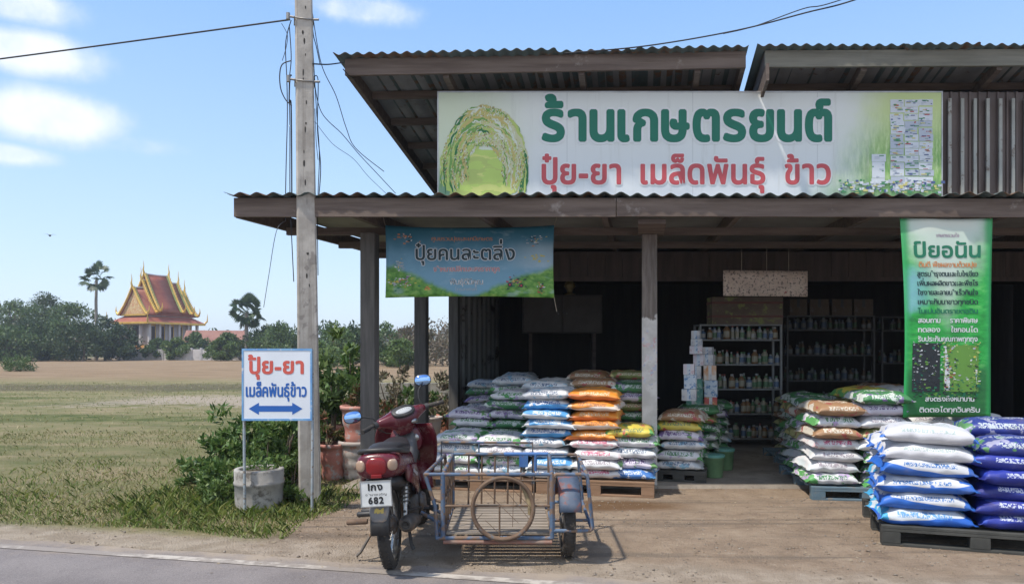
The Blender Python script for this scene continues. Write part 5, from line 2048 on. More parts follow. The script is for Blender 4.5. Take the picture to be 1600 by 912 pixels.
m.tube([(-.10, .28, .28), (-.17, .20, .18), (-.235, .14, .075), (-.265, .13, .05)], .0095, 8)
m.build("side_stand", EXH, bike)
m = MB(L)
m.tube([(.10, .16, .22), (.12, .11, .12), (.135, .10, .085)], [.011, .012, .014], 8)
m.build("centre_stand", PLK, bike)

# leg shield, front mudguard, fork
m = MB(L)


def shield(u, v):
    z = .36 + .50 * v
    hw = .145 + .095 * math.sin(min(1, v * 1.25) * math.pi * .55) - .03 * max(0, v - .82) / .18
    x = (u - .5) * 2 * hw
    k = abs(u - .5) * 2
    y = .955 + (.86 - z) * .30 - .09 * k ** 2 + .02 * math.sin(v * 6)
    return (x, y, z)


m.grid(shield, 18, 16)
sh = m.build("leg_shield", RED, bike, solid=.012)
m = MB(L)
m.hull([(.87, 0, .74, .12, .10), (.91, 0, .74, .13, .12), (.96, 0, .72, .11, .14), (1.03, 0, .70, .06, .12)], 'Y', 18)
m.build("front_panel", RED, bike)
m = MB(L)
m.lathe([(0, -.012), (.016, -.012), (.019, -.008), (.030, -.006), (.031, 0), (0, 0)], 24, 'Y', (.075, .875, .755))
m.build("ignition_lock", CHR, bike)
m = MB(L @ XF(0, 1.22, .285) @ Matrix.Rotation(R(28), 4, 'Z'))
v = []
for i in range(13):
    a = R(20 + 150 * i / 12)
    for x, dr in ((-.058, -.03), (-.045, .0), (0, .01), (.045, .0), (.058, -.03)):
        rr_ = .315 + dr
        v.append((x, rr_ * math.cos(a), rr_ * math.sin(a)))
m.add(v, [(i * 5 + j, i * 5 + j + 1, i * 5 + j + 6, i * 5 + j + 5) for i in range(12) for j in range(4)], smooth=True)
m.build("front_mudguard", RED, bike, solid=.004)
m = MB(L)
for s in (-1, 1):
    m.tube([(s * .075, 1.22, .285), (s * .075, 1.0, .66)], .018, 10)
m.tube([(0, .98, .66), (0, .82, .93)], .024, 10)
m.build("fork", PLK, bike)

# handlebar: cowl, dial, grips, levers, mirrors
m = MB(STEER)
m.hull([(-.215, .02, .02, .026, .024), (-.19, .02, .02, .036, .034), (-.13, .02, .012, .058, .052), (-.07, .02, .0, .085, .078), (0, .025, -.005, .096, .088), (.07, .02, .0, .085, .078), (.13, .02, .012, .058, .052), (.19, .02, .02, .036, .034), (.215, .02, .02, .026, .024)], 'X', 22, e=2.5)
m.hull([(-.12, 0, .02, .06, .05), (-.05, 0, .02, .085, .075), (.03, 0, .01, .07, .06)], 'Z', 18)
hb_ = m.build("handlebar_cowl", RED, bike)
TILT = STEER @ XF(0, -.036, .062) @ Matrix.Rotation(R(34), 4, 'X')
m = MB(TILT)
m.hull([(-.012, 0, 0, .098, .060), (.006, 0, 0, .096, .058), (.011, 0, 0, .086, .050)], 'Z', 28, e=2.3)
m.build("dial_rim", PLK, hb_)
m = MB(TILT)
m.hull([(.0112, 0, -.008, .070, .030), (.0135, 0, -.008, .066, .028)], 'Z', 26, e=2.2)
dl = m.build("dial", flat("dial_grey", (.42, .43, .43)), hb_)
m = MB(TILT)
for i in range(9):
    a = R(180 - 22 * i)
    m.add([(.055 * math.cos(a + e) * k, -.016 + .03 * math.sin(a + e) * k, .0142) for k, e in ((.8, -.03), (.8, .03), (1, .03), (1, -.03))], [(0, 1, 2, 3)])
m.build("dial_marks", PBLK, dl)
m = MB(STEER @ XF(.055, -.071, -.035) @ Matrix.Rotation(R(-8), 4, 'X'))
m.hull([(-.003, 0, 0, .028, .017), (.0, 0, 0, .028, .017)], 'Y', 20, e=2.1)
m.build("badge", CHR, hb_)
m = MB(STEER)
m.lathe([(0, .15), (.06, .145), (.075, .12), (.08, .10)], 22, 'Y', (0, 0, 0))
m.build("headlight", LENSC, hb_)
for s in (-1, 1):
    m = MB(STEER)
    m.tube([(s * .20, .02, .02), (s * .245, .012, .022)], .026, 12)
    m.build("switch_block", PLK, hb_)
    m = MB(STEER)
    m.tube([(s * .245, .012, .022), (s * .25, .01, .022), (s * .36, -.03, .018), (s * .365, -.032, .018)], [.014, .018, .0175, .019], 12)
    m.build("grip", RUB, hb_)
    m = MB(STEER)
    m.tube([(s * .215, .05, .015), (s * .25, .062, .012), (s * .36, .030, .0), (s * .375, .022, .0)], [.008, .007, .006, .008], 8)
    m.build("lever", CHR, hb_)
    m = MB(STEER)
    if s < 0:
        st_ = [(s * .205, .03, .04), (s * .225, .04, .075), (s * .29, .05, .105), (s * .345, .05, .125)]
        mc, mrot = Vector((s * .375, .045, .135)), R(-20)
    else:
        st_ = [(s * .205, .03, .04), (s * .195, .04, .10), (s * .215, .05, .155), (s * .25, .05, .19)]
        mc, mrot = Vector((s * .275, .045, .225)), R(-28)
    m.tube(st_, .0055, 8)
    mi_ = m.build("mirror", PLK, hb_)
    # mirror head, glass towards the rider
    mm = STEER @ Matrix.Translation(mc) @ Matrix.Rotation(mrot, 4, 'Z') @ Matrix.Rotation(R(-14), 4, 'X') @ Matrix.Rotation(R(8 if s > 0 else 4), 4, 'Y')
    m = MB(mm)
    m.hull([(.034, 0, 0, .030, .018), (.026, 0, 0, .052, .034), (.006, 0, 0, .067, .047), (.0, 0, 0, .067, .047)], 'Y', 26, e=2.5)
    m.build("mirror_shell", PLK, hb_)
    m = MB(mm)
    m.hull([(-.0025, 0, 0, .061, .041), (-.0005, 0, 0, .062, .042)], 'Y', 26, e=2.5)
    m.build("mirror_glass", MIRR.m, hb_)

for a_, b_ in (((-.22, .04, .01), (-.03, .10, -.12)), ((.22, .04, .01), (.04, .11, -.12)), ((.24, .03, .0), (.06, .12, -.16))):
    m = MB(STEER)
    p_, q_ = Vector(a_), Vector(b_)
    m.tube([p_, p_.lerp(q_, .3) + Vector((0, .08, -.01)), p_.lerp(q_, .7) + Vector((0, .09, -.02)), q_], .0045, 6)
    m.build("control_cable", PLK, hb_)

# ---- sidecar (level with the ground), bolted to the right side
X0, X1, YN, YF, ZB, ZT = .302, 1.032, .03, .98, .186, .612
tb = lambda mm, pts, r=.0125: mm.tube(pts, r, 8)
m = MB()
tb(m, [(.175, YN, ZT), (X1, YN, ZT)])                                   # near top rail runs out to the left
tb(m, [(X0, YF, ZT), (X1 + .03, YF, ZT)])
tb(m, [(X0, YN, ZT), (X0 - .01, YF, ZT)])
tb(m, [(X1, YN, ZT), (X1 + .03, YF, ZT)])
for x, y in ((X0, YN), (X1, YN), (X0 - .01, YF), (X1 + .03, YF)):
    tb(m, [(x, y, ZB), (x, y, ZT)], .016)
for z in (ZB,):
    tb(m, [(X0, YN, z), (X1, YN, z)], .014)
    tb(m, [(X0, YF, z), (X1 + .03, YF, z)], .014)
    tb(m, [(X0, YN, z), (X0 - .01, YF, z)], .014)
    tb(m, [(X1, YN, z), (X1 + .03, YF, z)], .014)
tb(m, [(.182, YN, ZT), (.25, YN, .40), (.262, YN, ZB)])
tb(m, [(.182, YN, ZT), (.235, YF - .05, ZT), (.25, YF - .05, .40), (.262, YF - .05, ZB)])
tb(m, [(.262, YN, ZB), (.262, YF - .05, ZB)])
tb(m, [(.262, YN, ZB), (X0, YN, ZB)])
tb(m, [(.262, YF - .05, ZB), (X0, YF - .05, ZB)])
tb(m, [(.12, .30, .30), (X0, .30, ZB + .01)], .014)
tb(m, [(.10, .62, .28), (X0, .62, ZB + .01)], .014)
car = m.build("sidecar_frame", BLUEM, bike)
car["label"] = "blue steel cage of the sidecar"
m = MB()
for z in (.40,):
    tb(m, [(X0, YN, z), (X1, YN, z)], .009)
    tb(m, [(X0, YF, z), (X1 + .03, YF, z)], .009)
    tb(m, [(X0, YN, z), (X0 - .01, YF, z)], .009)
    tb(m, [(X1, YN, z), (X1 + .03, YF, z)], .009)
for i in range(1, 7):
    x = X0 + (X1 - X0) * i / 7 + .01
    tb(m, [(x, YF, ZB), (x + .005, YF, ZT)], .0075)
for i in range(1, 6):
    y = YN + (YF - YN) * i / 6
    tb(m, [(X0 - .005, y, ZB), (X0 - .005, y, ZT)], .0075)
    tb(m, [(X1 + .015, y, ZB), (X1 + .015, y, ZT)], .0075)
tb(m, [(.235, YN + .02, .44), (X0, YN + .02, .42)], .009)
tb(m, [(.24, .45, .44), (X0, .45, .42)], .009)
tb(m, [(X0 + (X1 - X0) * .52, YN, ZB), (X0 + (X1 - X0) * .52, YN, .40)], .006)
m.build("thin_bar", RUST, car)
m = MB()                                                                # higher headboard rail at the front end
tb(m, [(.20, YF + .02, .36), (.20, YF + .02, .705), (.93, YF + .02, .700), (.93, YF + .02, .36)], .010)
tb(m, [(.50, YF + .02, .40), (.50, YF + .02, .70)], .007)
m.build("headboard_rail", BLUEM, car)
m = MB()
tb(m, [(X0 + .40, YF - .006, ZT + .0005), (X1 + .02, YF - .006, ZT + .0005)], .0165)
m.box(X0 + .52, X0 + .59, YF - .02, YF - .014, ZT - .10, ZT)
tb(m, [(X0 + .65, YF - .012, ZT), (X0 + .65, YF - .012, ZT - .13)], .012)
m.build("bright_rail", BLUEB, car)
m = MB()
n = 11
for i in range(n):
    y = YN + .03 + (YF - YN - .10) * i / (n - 1)
    m.box(X0 + .02, X1 - .012, y, y + .062, ZB + .016 + rnd.uniform(-.002, .002), ZB + .03)
m.build("floor_slats", SLAT, car)
m = MB()
m.tube([(X0 + .005, YN - .012, ZB - .024), (X1, YN - .012, ZB - .026)], .0135, 8)
m.tube([(X0 + .1, YF - .1, ZB - .02), (X1, YF - .1, ZB - .02)], .0135, 8)
m.build("cross_member", worn("red_oxide_bar", (.25, .10, .07), (.20, .15, .12), .8, scale=9, bump=.2), car)
WX, WY = 1.155, .27
wheel("sidecar_wheel", XF(WX, WY, .25), bike, r=.25, tw=.042, rim_r=.185, spokes=16, mat_rim=RUST)
m = MB(XF(WX, WY, .25))
v = []
n = 14
for i in range(n + 1):
    a = R(24 + 134 * i / n)
    for x, dr in ((-.075, -.028), (-.066, .0), (-.02, .008), (.02, .008), (.066, .0), (.075, -.028)):
        rr_ = .318 + dr
        v.append((x, rr_ * math.cos(a), rr_ * math.sin(a)))
m.add(v, [(i * 6 + j, i * 6 + j + 1, i * 6 + j + 7, i * 6 + j + 6) for i in range(n) for j in range(5)], smooth=True)
m.build("fender", worn("fender_blue_rust", (.045, .07, .115), (.09, .11, .15), .6, scale=6, bump=.2, c3=(.20, .075, .06), t3=.55, s3=9), bike, solid=.004)
gx = .115
m = MB()
for y, xo in ((YN, 0), (YF - .02, .02)):
    z1, z0 = ZT + .0, .235
    tb(m, [(WX - gx + xo, y, z0), (WX - gx + .0 + xo, y, z1 - .02), (WX - gx + .02 + xo, y, z1), (WX + gx - .02 + xo, y, z1), (WX + gx + xo, y, z1 - .02), (WX + gx + .035 + xo, y, z0 + .02), (WX + gx + .02 + xo, y, z0), (WX - gx + xo, y, z0)], .0125)
tb(m, [(WX + gx + .0, YN, ZT - .01), (WX + gx + .02, YF - .02, ZT - .01)])
tb(m, [(WX + gx + .03, YN, .245), (WX + gx + .05, YF - .02, .245)])
tb(m, [(WX - gx, YN, ZT - .01), (WX - gx + .02, YF - .02, ZT - .01)])
tb(m, [(WX - gx - .004, WY, .25), (WX + gx + .03, WY, .25)], .011)
tb(m, [(WX - gx, WY - .05, .24), (WX - gx, WY + .3, .24)], .011)
m.build("wheel_guard", BLUEM, bike)

# rusty rim hung on the back of the cage
rimM = XF(.755, -.012, .392)
hoop = thing("wheel_rim", "rusty bare wheel rim hung upright on the back of the blue sidecar", "wheel rim", tuple(Vector((-.765, 4.92, 0)) + Vector((.705, -.002, .392))))
hoop.rotation_euler = (R(-2), 0, R(3))
m = MB()
m.lathe([(.215, -.024), (.196, -.020), (.188, -.008), (.188, .004), (.196, .016), (.215, .020), (.210, .006), (.210, -.012)], 56, 'Y', closed=True)
m.build("hoop", RUST, hoop)
m = MB()
for i in range(16):
    a = 2 * math.pi * i / 16
    if i % 3:
        continue
    b = a + (.5 if i % 2 else -.5)
    m.tube([(.188 * math.cos(a), 0, .188 * math.sin(a)), (.14 * math.cos(b * 1.9 + 2), .012 * (1 if i % 2 else -1), .14 * math.sin(b * 1.9 + 2))], .002, 5)
m.build("spokes", RUST, hoop)
m = MB()
m.tube([(.13, .022, .15), (.16, .03, .09), (.185, .024, .02), (.18, .024, -.05)], [.012, .02, .022, .012], 8)
m.build("rag_strip", worn("dirty_rag", (.25, .19, .11), (.36, .28, .16), .9, scale=12, bump=.3), hoop)
# ------------------------------------------------------------------ foliage
G = np.random.default_rng(21)


def leaves(centres, radii, n_each, size, aspect=2.2, up=.35, droop=0., squash=.8):
    """kite shaped leaves gathered in clumps: arrays of verts, quads"""
    C = np.repeat(np.asarray(centres, float), n_each, axis=0)
    Rr = np.repeat(np.asarray(radii, float), n_each)
    n = len(C)
    d = G.normal(size=(n, 3))
    d /= np.linalg.norm(d, axis=1, keepdims=True) + 1e-9
    rad = G.random(n) ** .45
    p = C + d * (rad * Rr)[:, None] * np.array([1, 1, squash])
    # leaf axis: outwards and random
    ax = d * .7 + G.normal(size=(n, 3)) * .6
    ax[:, 2] += up - droop
    ax /= np.linalg.norm(ax, axis=1, keepdims=True) + 1e-9
    s = np.cross(ax, G.normal(size=(n, 3)))
    s /= np.linalg.norm(s, axis=1, keepdims=True) + 1e-9
    nn = np.cross(ax, s)
    L = size * G.uniform(.6, 1.35, n)[:, None]
    Wd = L / aspect / 2
    a = p - ax * L * .5
    b = p + s * Wd - nn * L * .05
    c = p + ax * L * .5 - nn * L * .12
    e = p - s * Wd - nn * L * .05
    v = np.stack([a, b, c, e], axis=1).reshape(-1, 3)
    f = np.arange(n * 4).reshape(-1, 4)
    return v, f


BARK = worn("bark", (.12, .09, .065), (.20, .16, .12), .9, scale=4, stretch=(5, 5, .8), bump=.4)
BARKG = worn("pale_bark", (.20, .175, .145), (.28, .25, .21), .9, scale=4, stretch=(5, 5, .8), bump=.4)
LF_DARK = leafmat("leaves_dark", [(.022, .042, .014), (.035, .064, .018), (.05, .085, .026), (.075, .115, .038)])
LF_MID = leafmat("leaves_mid", [(.04, .075, .02), (.065, .115, .03), (.095, .155, .045), (.135, .195, .065)])
LF_LIGHT = leafmat("leaves_light", [(.055, .10, .02), (.085, .145, .03), (.125, .19, .05), (.17, .23, .07)])
LF_DRY = leafmat("leaves_dry", [(.10, .085, .05), (.16, .13, .085), (.20, .15, .10), (.10, .11, .05), (.24, .18, .13)])
LF_WEED = leafmat("leaves_weed", [(.04, .085, .018), (.065, .13, .03), (.10, .18, .042), (.15, .235, .06), (.20, .25, .075)])
LF_RED = leafmat("leaves_reddish", [(.20, .06, .035), (.14, .09, .04), (.05, .09, .02), (.08, .13, .03), (.26, .12, .08)])


def tree(name, label, cat, x, y, h, w, mat, trunk_h=.35, n=34, per=70, leaf=.42, group=None, bark=BARK, seed=0, squash=.8, loose=1.0, low=.3):
    t = thing(name, label, cat, (x, y, 0), 0, group)
    r = random.Random(seed)
    base = Vector((0, 0, 0))
    m = MB()
    top = Vector((r.uniform(-.08, .08) * h, r.uniform(-.08, .08) * h, h * .72))
    mid = Vector((r.uniform(-.05, .05) * h, 0, h * .35))
    m.tube([base, mid * .5, mid, (mid + top) / 2, top], [h * .03, h * .026, h * .022, h * .015, h * .006], 8)
    cs, rs = [], []
    for i in range(n):
        a = r.uniform(0, 2 * math.pi)
        zz = r.uniform(low, 1.0)
        prof = math.sin(min(1, (zz - low + .12) / (1.08 - low)) * math.pi) ** .6
        rad = w / 2 * prof * r.uniform(.35, 1.0) * loose
        c = Vector((math.cos(a) * rad, math.sin(a) * rad, h * zz * .95))
        cs.append(c)
        rs.append(w * r.uniform(.09, .19))
        if i % 3 == 0:
            s = mid.lerp(top, r.uniform(0, .8))
            m.tube([s, s.lerp(c, .5) + Vector((0, 0, .04 * h)), c], [h * .010, h * .007, h * .002], 5)
    m.build("trunk", bark, t)
    v, f = leaves(cs, rs, per, leaf, squash=squash)
    v[:, 2] = np.maximum(v[:, 2], .05)
    npmesh("crown", v, f, mat, t)
    return t


TG = "trees along the far edge of the field"
spec = [  # px, top px, Y, width m, mat, kind words
    (22, 470, 96, 9, LF_MID, "airy green tree at the far left edge of the tree line"), (-30, 478, 99, 10, LF_DARK, "dark tree just beyond the left picture edge"),
    (70, 462, 104, 10, LF_DARK, "broad dark tree second from the left in the tree line"), (112, 474, 98, 9, LF_MID, "airy tree just left of the tall palm"),
    (44, 500, 90, 9, LF_DARK, "low dark bushy tree in front at far left"), (92, 503, 91, 8, LF_MID, "low mid green tree left of the palm stem"), (164, 497, 93, 7, LF_DARK, "dark tree between the tall palm and the temple"),
    (130, 505, 88, 7, LF_DARK, "low dark tree behind the stem of the tall palm"), (8, 512, 86, 8, LF_MID, "low bushy tree hugging the left picture edge"), (186, 512, 92, 4.5, LF_DARK, "small dark tree at the left corner of the temple"),
    (246, 530, 97, 3.2, LF_MID, "small leafy tree in front of the temple steps"), (276, 527, 96, 3.6, LF_LIGHT, "pale green shrubby tree before the temple's right end"), (306, 520, 99, 4, LF_MID, "small tree beside the red roofed house"),
    (355, 520, 92, 4, LF_MID, "small tree between red roof and fan palm"), (418, 512, 88, 6, LF_DARK, "dark tree between the fan palm and the pole"), (440, 508, 84, 6.5, LF_MID, "mid green tree close left of the pole"),
    (345, 530, 90, 4, LF_LIGHT, "low light green tree behind the white sign")]
for i, (px, py, Y, w, mat, lb) in enumerate(spec):
    p = at(px, py, Y)
    tree("tree", lb, "tree", p.x, Y, p.z, w * 1.0, mat, n=46, per=120, leaf=.34, group=TG, seed=i * 5 + 1, low=.12 if py > 490 else .3, loose=1.05)
TR = "trees seen between pole and posts"
spec = [(520, 508, 60, 5.5, LF_MID, "green tree just right of the pole"), (552, 512, 64, 6, LF_DARK, "darker tree left of the first porch post"), (602, 505, 70, 5.5, LF_MID, "green tree just right of the first porch post"),
        (640, 512, 66, 5, LF_DRY, "dry brownish tree between first and second porch post"), (690, 500, 72, 7.5, LF_DRY, "large dry tree right of the second porch post"), (668, 520, 62, 5, LF_DRY, "dry brown tree hidden by the second porch post"),
        (715, 515, 68, 5, LF_DRY, "dry tree against the corner of the tin wall"), (500, 535, 52, 3.5, LF_LIGHT, "low pale green tree at the pole's right edge"), (625, 530, 58, 3.5, LF_LIGHT, "low pale tree behind the potted plants")]
for i, (px, py, Y, w, mat, lb) in enumerate(spec):
    p = at(px, py, Y)
    tree("tree", lb, "tree", p.x, Y, p.z, w, mat, n=36, per=80 if mat is not LF_DRY else 45, leaf=.30, group=TR, seed=i * 7 + 300, low=.12, bark=BARKG if mat is LF_DRY else BARK)
# unbroken wood far behind, one mass
cs, rs = [], []
for i in range(340):
    x = -190 + 330 * G.random()
    y = 135 + 25 * G.random()
    h = 4.2 + 2.8 * noise.noise(Vector((x * .05, 1.7, 0))) + 1.6 * G.random()
    for k in range(3):
        cs.append((x + G.normal() * 1.5, y + G.normal(), h * (.25 + .3 * k)))
        rs.append(1.9)
v, f = leaves(cs, rs, 60, .75)
v[:, 2] = np.maximum(v[:, 2], .02)
tag(npmesh("far_treeline", v, f, LF_DARK), kind="stuff")


def fan_palm(label, px, top, base_y, Y, crown, mat, n=26, name="fan_palm", stem_r=.17, skirt=True):
    p = at(px, top, Y)
    h = p.z - crown * .75
    t = thing(name, label, "palm", (p.x, Y, 0))
    m = MB()
    m.tube([(0, 0, 0), (.05, 0, h * .3), (.0, 0, h * .7), (.08, 0, h)], [stem_r * 1.35, stem_r, stem_r * .9, stem_r * .8], 10)
    m.build("trunk", BARKG, t)
    V, Fc = [], []
    for i in range(n):
        a = 2 * math.pi * i * .382 + .3
        el = R(80 - 135 * (i / (n - 1)) ** .9)
        d = Vector((math.cos(a) * math.cos(el), math.sin(a) * math.cos(el), math.sin(el)))
        o = Vector((.08, 0, h))
        c = o + d * crown * (.66, .40, .55)[i % 3]
        s = d.cross(Vector((0, 0, 1)))
        s = s.normalized() if s.length > .05 else Vector((1, 0, 0))
        u = s.cross(d).normalized()
        ro = rnd.uniform(-1.2, 1.2)
        s, u = s * math.cos(ro) + u * math.sin(ro), u * math.cos(ro) - s * math.sin(ro)
        V_ = len(V)
        V += [tuple(o), tuple(o + s * .03), tuple(c + s * .03), tuple(c)]
        Fc.append((V_, V_ + 1, V_ + 2, V_ + 3))
        for k in range(15):                       # blade of the fan, split into fingers
            b = R(-105 + 210 * k / 14)
            tip = c + (d * math.cos(b) + s * math.sin(b)) * crown * .40 - Vector((0, 0, .10 * crown * (1 - math.sin(el)) * .8)) + u * rnd.uniform(-.05, .05) * crown
            side = (s * math.cos(b) - d * math.sin(b)) * crown * .055
            mid = c.lerp(tip, .55) + u * .03 * crown
            V_ = len(V)
            V += [tuple(c), tuple(mid + side), tuple(tip), tuple(mid - side)]
            Fc.append((V_, V_ + 1, V_ + 2, V_ + 3))
    npmesh("crown", np.array(V), np.array(Fc), mat, t)
    return t


PALM = leafmat("palm_leaves", [(.02, .05, .02), (.035, .075, .03), (.06, .11, .045), (.09, .14, .05)])
fan_palm("tall slender fan palm rising above the tree line left of the temple", 150, 413, 560, 95, 2.25, PALM, 17, stem_r=.20)
fan_palm("short bushy fan palm with a drooping crown, right of the temple", 385, 464, 545, 88, 2.3, PALM, 30, name="short_fan_palm", stem_r=.24)


def pillow_bush(name, label, cat, x, y, h, w, mat, n=26, per=60, leaf=.1, group=None, seed=0, aspect=2.6, stems=9, d=None):
    t = thing(name, label, cat, (x, y, 0), 0, group)
    r = random.Random(seed)
    d = d or w
    m = MB()
    cs, rs = [], []
    for i in range(n):
        a = r.uniform(0, 2 * math.pi)
        k = math.sqrt(r.random())
        z = h * r.uniform(.15, 1.0) * (1 - .55 * k * k)
        cs.append((math.cos(a) * k * w / 2, math.sin(a) * k * d / 2, z))
        rs.append(w * r.uniform(.08, .17))
        if i < stems:
            m.tube([(cs[-1][0] * .2, cs[-1][1] * .2, -.02), (cs[-1][0] * .5, cs[-1][1] * .5, z * .6), cs[-1]], [.012 * h + .004, .008 * h + .003, .003], 5)
    m.build("stem", BARK, t)
    v, f = leaves(cs, rs, per, leaf, aspect=aspect, up=.5)
    v[:, 2] = np.maximum(v[:, 2], .01)
    npmesh("foliage", v, f, mat, t)
    return t


p = at(25, 578, 48)
pillow_bush("bush", "lone dark bush out in the field at left", "bush", p.x, 48, 1.0, 2.5, LF_MID, 30, 60, .16, seed=4)
WG = "leafy weeds round the concrete ring planter"
for i, (px, Y, h, w, mat, lb, lf) in enumerate(((338, 7.9, .50, .75, LF_WEED, "weedy bush at the left end of the weed patch", .085), (395, 8.2, 1.05, .95, LF_WEED, "tall weedy bush right behind the white sign's left leg", .10),
                                                 (440, 7.9, 1.15, .8, LF_WEED, "tall dark bush between the planter and the pole", .10), (375, 7.35, .52, .7, LF_WEED, "low weedy bush just left of the concrete planter", .075),
                                                 (455, 7.0, .50, .42, LF_LIGHT, "light green weeds between planter and pole foot", .07), (352, 7.0, .30, .5, LF_LIGHT, "lowest weeds spreading over the grass left of the planter", .06),
                                                 (415, 7.4, .70, .6, LF_WEED, "bush rising directly behind the concrete planter", .085))):
    pillow_bush("weed_bush", lb, "bush", at(px, 0, Y).x, Y, h, w, mat, 30, 62, lf, WG, seed=40 + i, aspect=3.0)
# concrete ring planter
PLC = worn("planter_concrete", (.26, .245, .225), (.40, .38, .35), .9, scale=4, bump=.35, c3=(.13, .115, .10), t3=.60, s3=6)
px_ = at(405, 0, 6.78)
pl = thing("ring_planter", "weathered concrete ring planter beside the white roadside sign", "planter", (px_.x, 6.78, 0))
m = MB()
m.lathe([(.205, -.02), (.212, .10), (.214, .215), (.222, .222), (.222, .245), (.216, .252), (.220, .345), (.214, .36), (.178, .36), (.172, .345), (.17, .25), (0, .25)], 40)
m.build("ring", PLC, pl)
m = MB()
m.lathe([(.168, .325), (.1, .335), (0, .34)], 24)
m.build("soil", worn("planter_soil", (.10, .075, .05), rough=.95, scale=12, bump=.5), pl)
v, f = leaves([(.08, .02, .40), (-.09, .05, .39), (0, .08, .42), (.1, -.08, .37), (-.05, -.05, .37)], [.09] * 5, 26, .06, 3.2)
npmesh("weeds", v, f, LF_WEED, pl)

# ---- pots and plants along the open left side
TERRA = worn("terracotta_pot", (.42, .15, .09), (.50, .22, .15), .8, scale=6, bump=.2, c3=(.42, .36, .32), t3=.6)
PINK = worn("faded_pink_pot", (.48, .17, .13), (.52, .27, .22), .7, scale=5, bump=.15, c3=(.46, .42, .40), t3=.58)
PALE = worn("chalky_pot", (.50, .46, .43), (.42, .37, .34), .8, scale=5, bump=.2, c3=(.46, .24, .19), t3=.60)


def pot(label, x, y, z, r, h, mat, group, name="plant_pot", rings=0):
    t = thing(name, label, "pot", (x, y, z), 0, group)
    prof = [(0, 0), (r * .72, 0)]
    n = 12
    for i in range(n + 1):
        k = i / n
        prof.append((r * (.74 + .26 * k) + (.006 * math.sin(k * math.pi * 2 * rings) if rings else 0), h * (.02 + .86 * k)))
    prof += [(r * 1.07, h * .885), (r * 1.08, h * .99), (r * 1.02, h), (r * .95, h * .985), (r * .92, h * .9)]
    m = MB()
    m.lathe(prof, 28)
    m.build("vessel", mat, t)
    m = MB()
    m.lathe([(r * .925, h * .9), (0, h * .93)], 20)
    m.build("soil", BARK, t)
    return t


PG_ = "pots stacked by the first porch post"
q = at(560, 745, 8.3)
pot("large chalky white pot at the bottom of the pot stack", q.x, 8.3, 0, .21, .43, PALE, PG_, rings=3)
pot("faded red pot standing on the chalky white one", q.x + .01, 8.31, .40, .20, .42, PINK, PG_, rings=2)
q2 = at(520, 742, 8.25)
pot("pinkish pot on the ground left of the pot stack", q2.x, 8.25, 0, .15, .40, PINK, PG_, rings=2)
pot("terracotta pot on the ground behind the pinkish one", q2.x + .1, 8.85, 0, .19, .55, TERRA, PG_)
q3 = at(597, 720, 9.0)
pot("terracotta pot half hidden behind the first porch post", q3.x, 9.1, 0, .2, .62, TERRA, PG_)
PP = "plants along the open left side of the porch"
for i, (px, Y, z, h, w, mat, lb, lf, n) in enumerate((
        (520, 8.9, .45, .95, .75, LF_MID, "leafy potted shrub close right of the pole", .13, 24), (548, 9.3, .5, 1.0, .7, LF_WEED, "green shrub growing above the red pots", .12, 24), (505, 9.6, 0, 1.3, .7, LF_LIGHT, "light green shrub behind the pole's right edge", .14, 22),
        (535, 11.0, 0, 1.75, .9, LF_LIGHT, "tall light green shrub right of the pole", .17, 22), (560, 8.4, .78, .30, .34, LF_RED, "small reddish plant growing in the faded red pot", .075, 14),
        (605, 10.4, 0, .95, .8, LF_RED, "reddish brown shrub just right of the first porch post", .11, 20), (630, 11.2, 0, 1.05, .8, LF_WEED, "dark green shrub between first and second porch posts", .11, 20),
        (690, 12.6, 0, 1.05, .9, LF_DRY, "dry brown shrub right of the second porch post", .12, 20), (668, 11.9, 0, .8, .6, LF_RED, "reddish shrub at the second porch post", .10, 18),
        (610, 12.8, 0, 1.2, 1.0, LF_DRY, "dry shrub farther back behind the reddish brown one", .12, 20), (706, 13.6, 0, 1.25, .9, LF_WEED, "dark shrub against the corner post of the tin wall", .12, 20),
        (515, 8.3, .38, .35, .35, LF_RED, "small reddish plant in the pinkish pot", .08, 14), (645, 13.5, 0, 1.15, 1.0, LF_MID, "green shrub at the back between the porch posts", .12, 18))):
    b = pillow_bush("garden_shrub", lb, "shrub", at(px, 0, Y).x, Y, h, w, mat, n, 34, lf, PP, seed=90 + i, aspect=2.8)
    b.location.z = z
for i, (px, Y, r, h, lb) in enumerate(((620, 10.6, .17, .36, "terracotta pot in the shade between first and second posts"), (640, 11.0, .2, .30, "wide terracotta pot just left of the second post"), (672, 11.3, .18, .42, "terracotta pot just right of the second post"), (700, 12.2, .18, .38, "terracotta pot by the corner post of the tin wall"))):
    pot(lb, at(px, 0, Y).x, Y, 0, r, h, TERRA if i % 2 else PALE, "pots between the porch posts")
# low block wall behind the pots
m = MB()
for k in range(4):
    for i in range(9):
        xo = -1.9 + i * .405 + (.2 if k % 2 else 0)
        m.box(xo, xo + .395, 14.3 + rnd.uniform(-.006, .006), 14.42, k * .2, k * .2 + .192)
tag(m.build("low_wall", worn("old_block_wall", (.28, .26, .23), (.38, .35, .31), .9, scale=3, bump=.3, c3=(.14, .13, .10), t3=.6), None, (-1.1, 0, 0)), "low grey block wall behind the potted plants at the porch side", "wall")

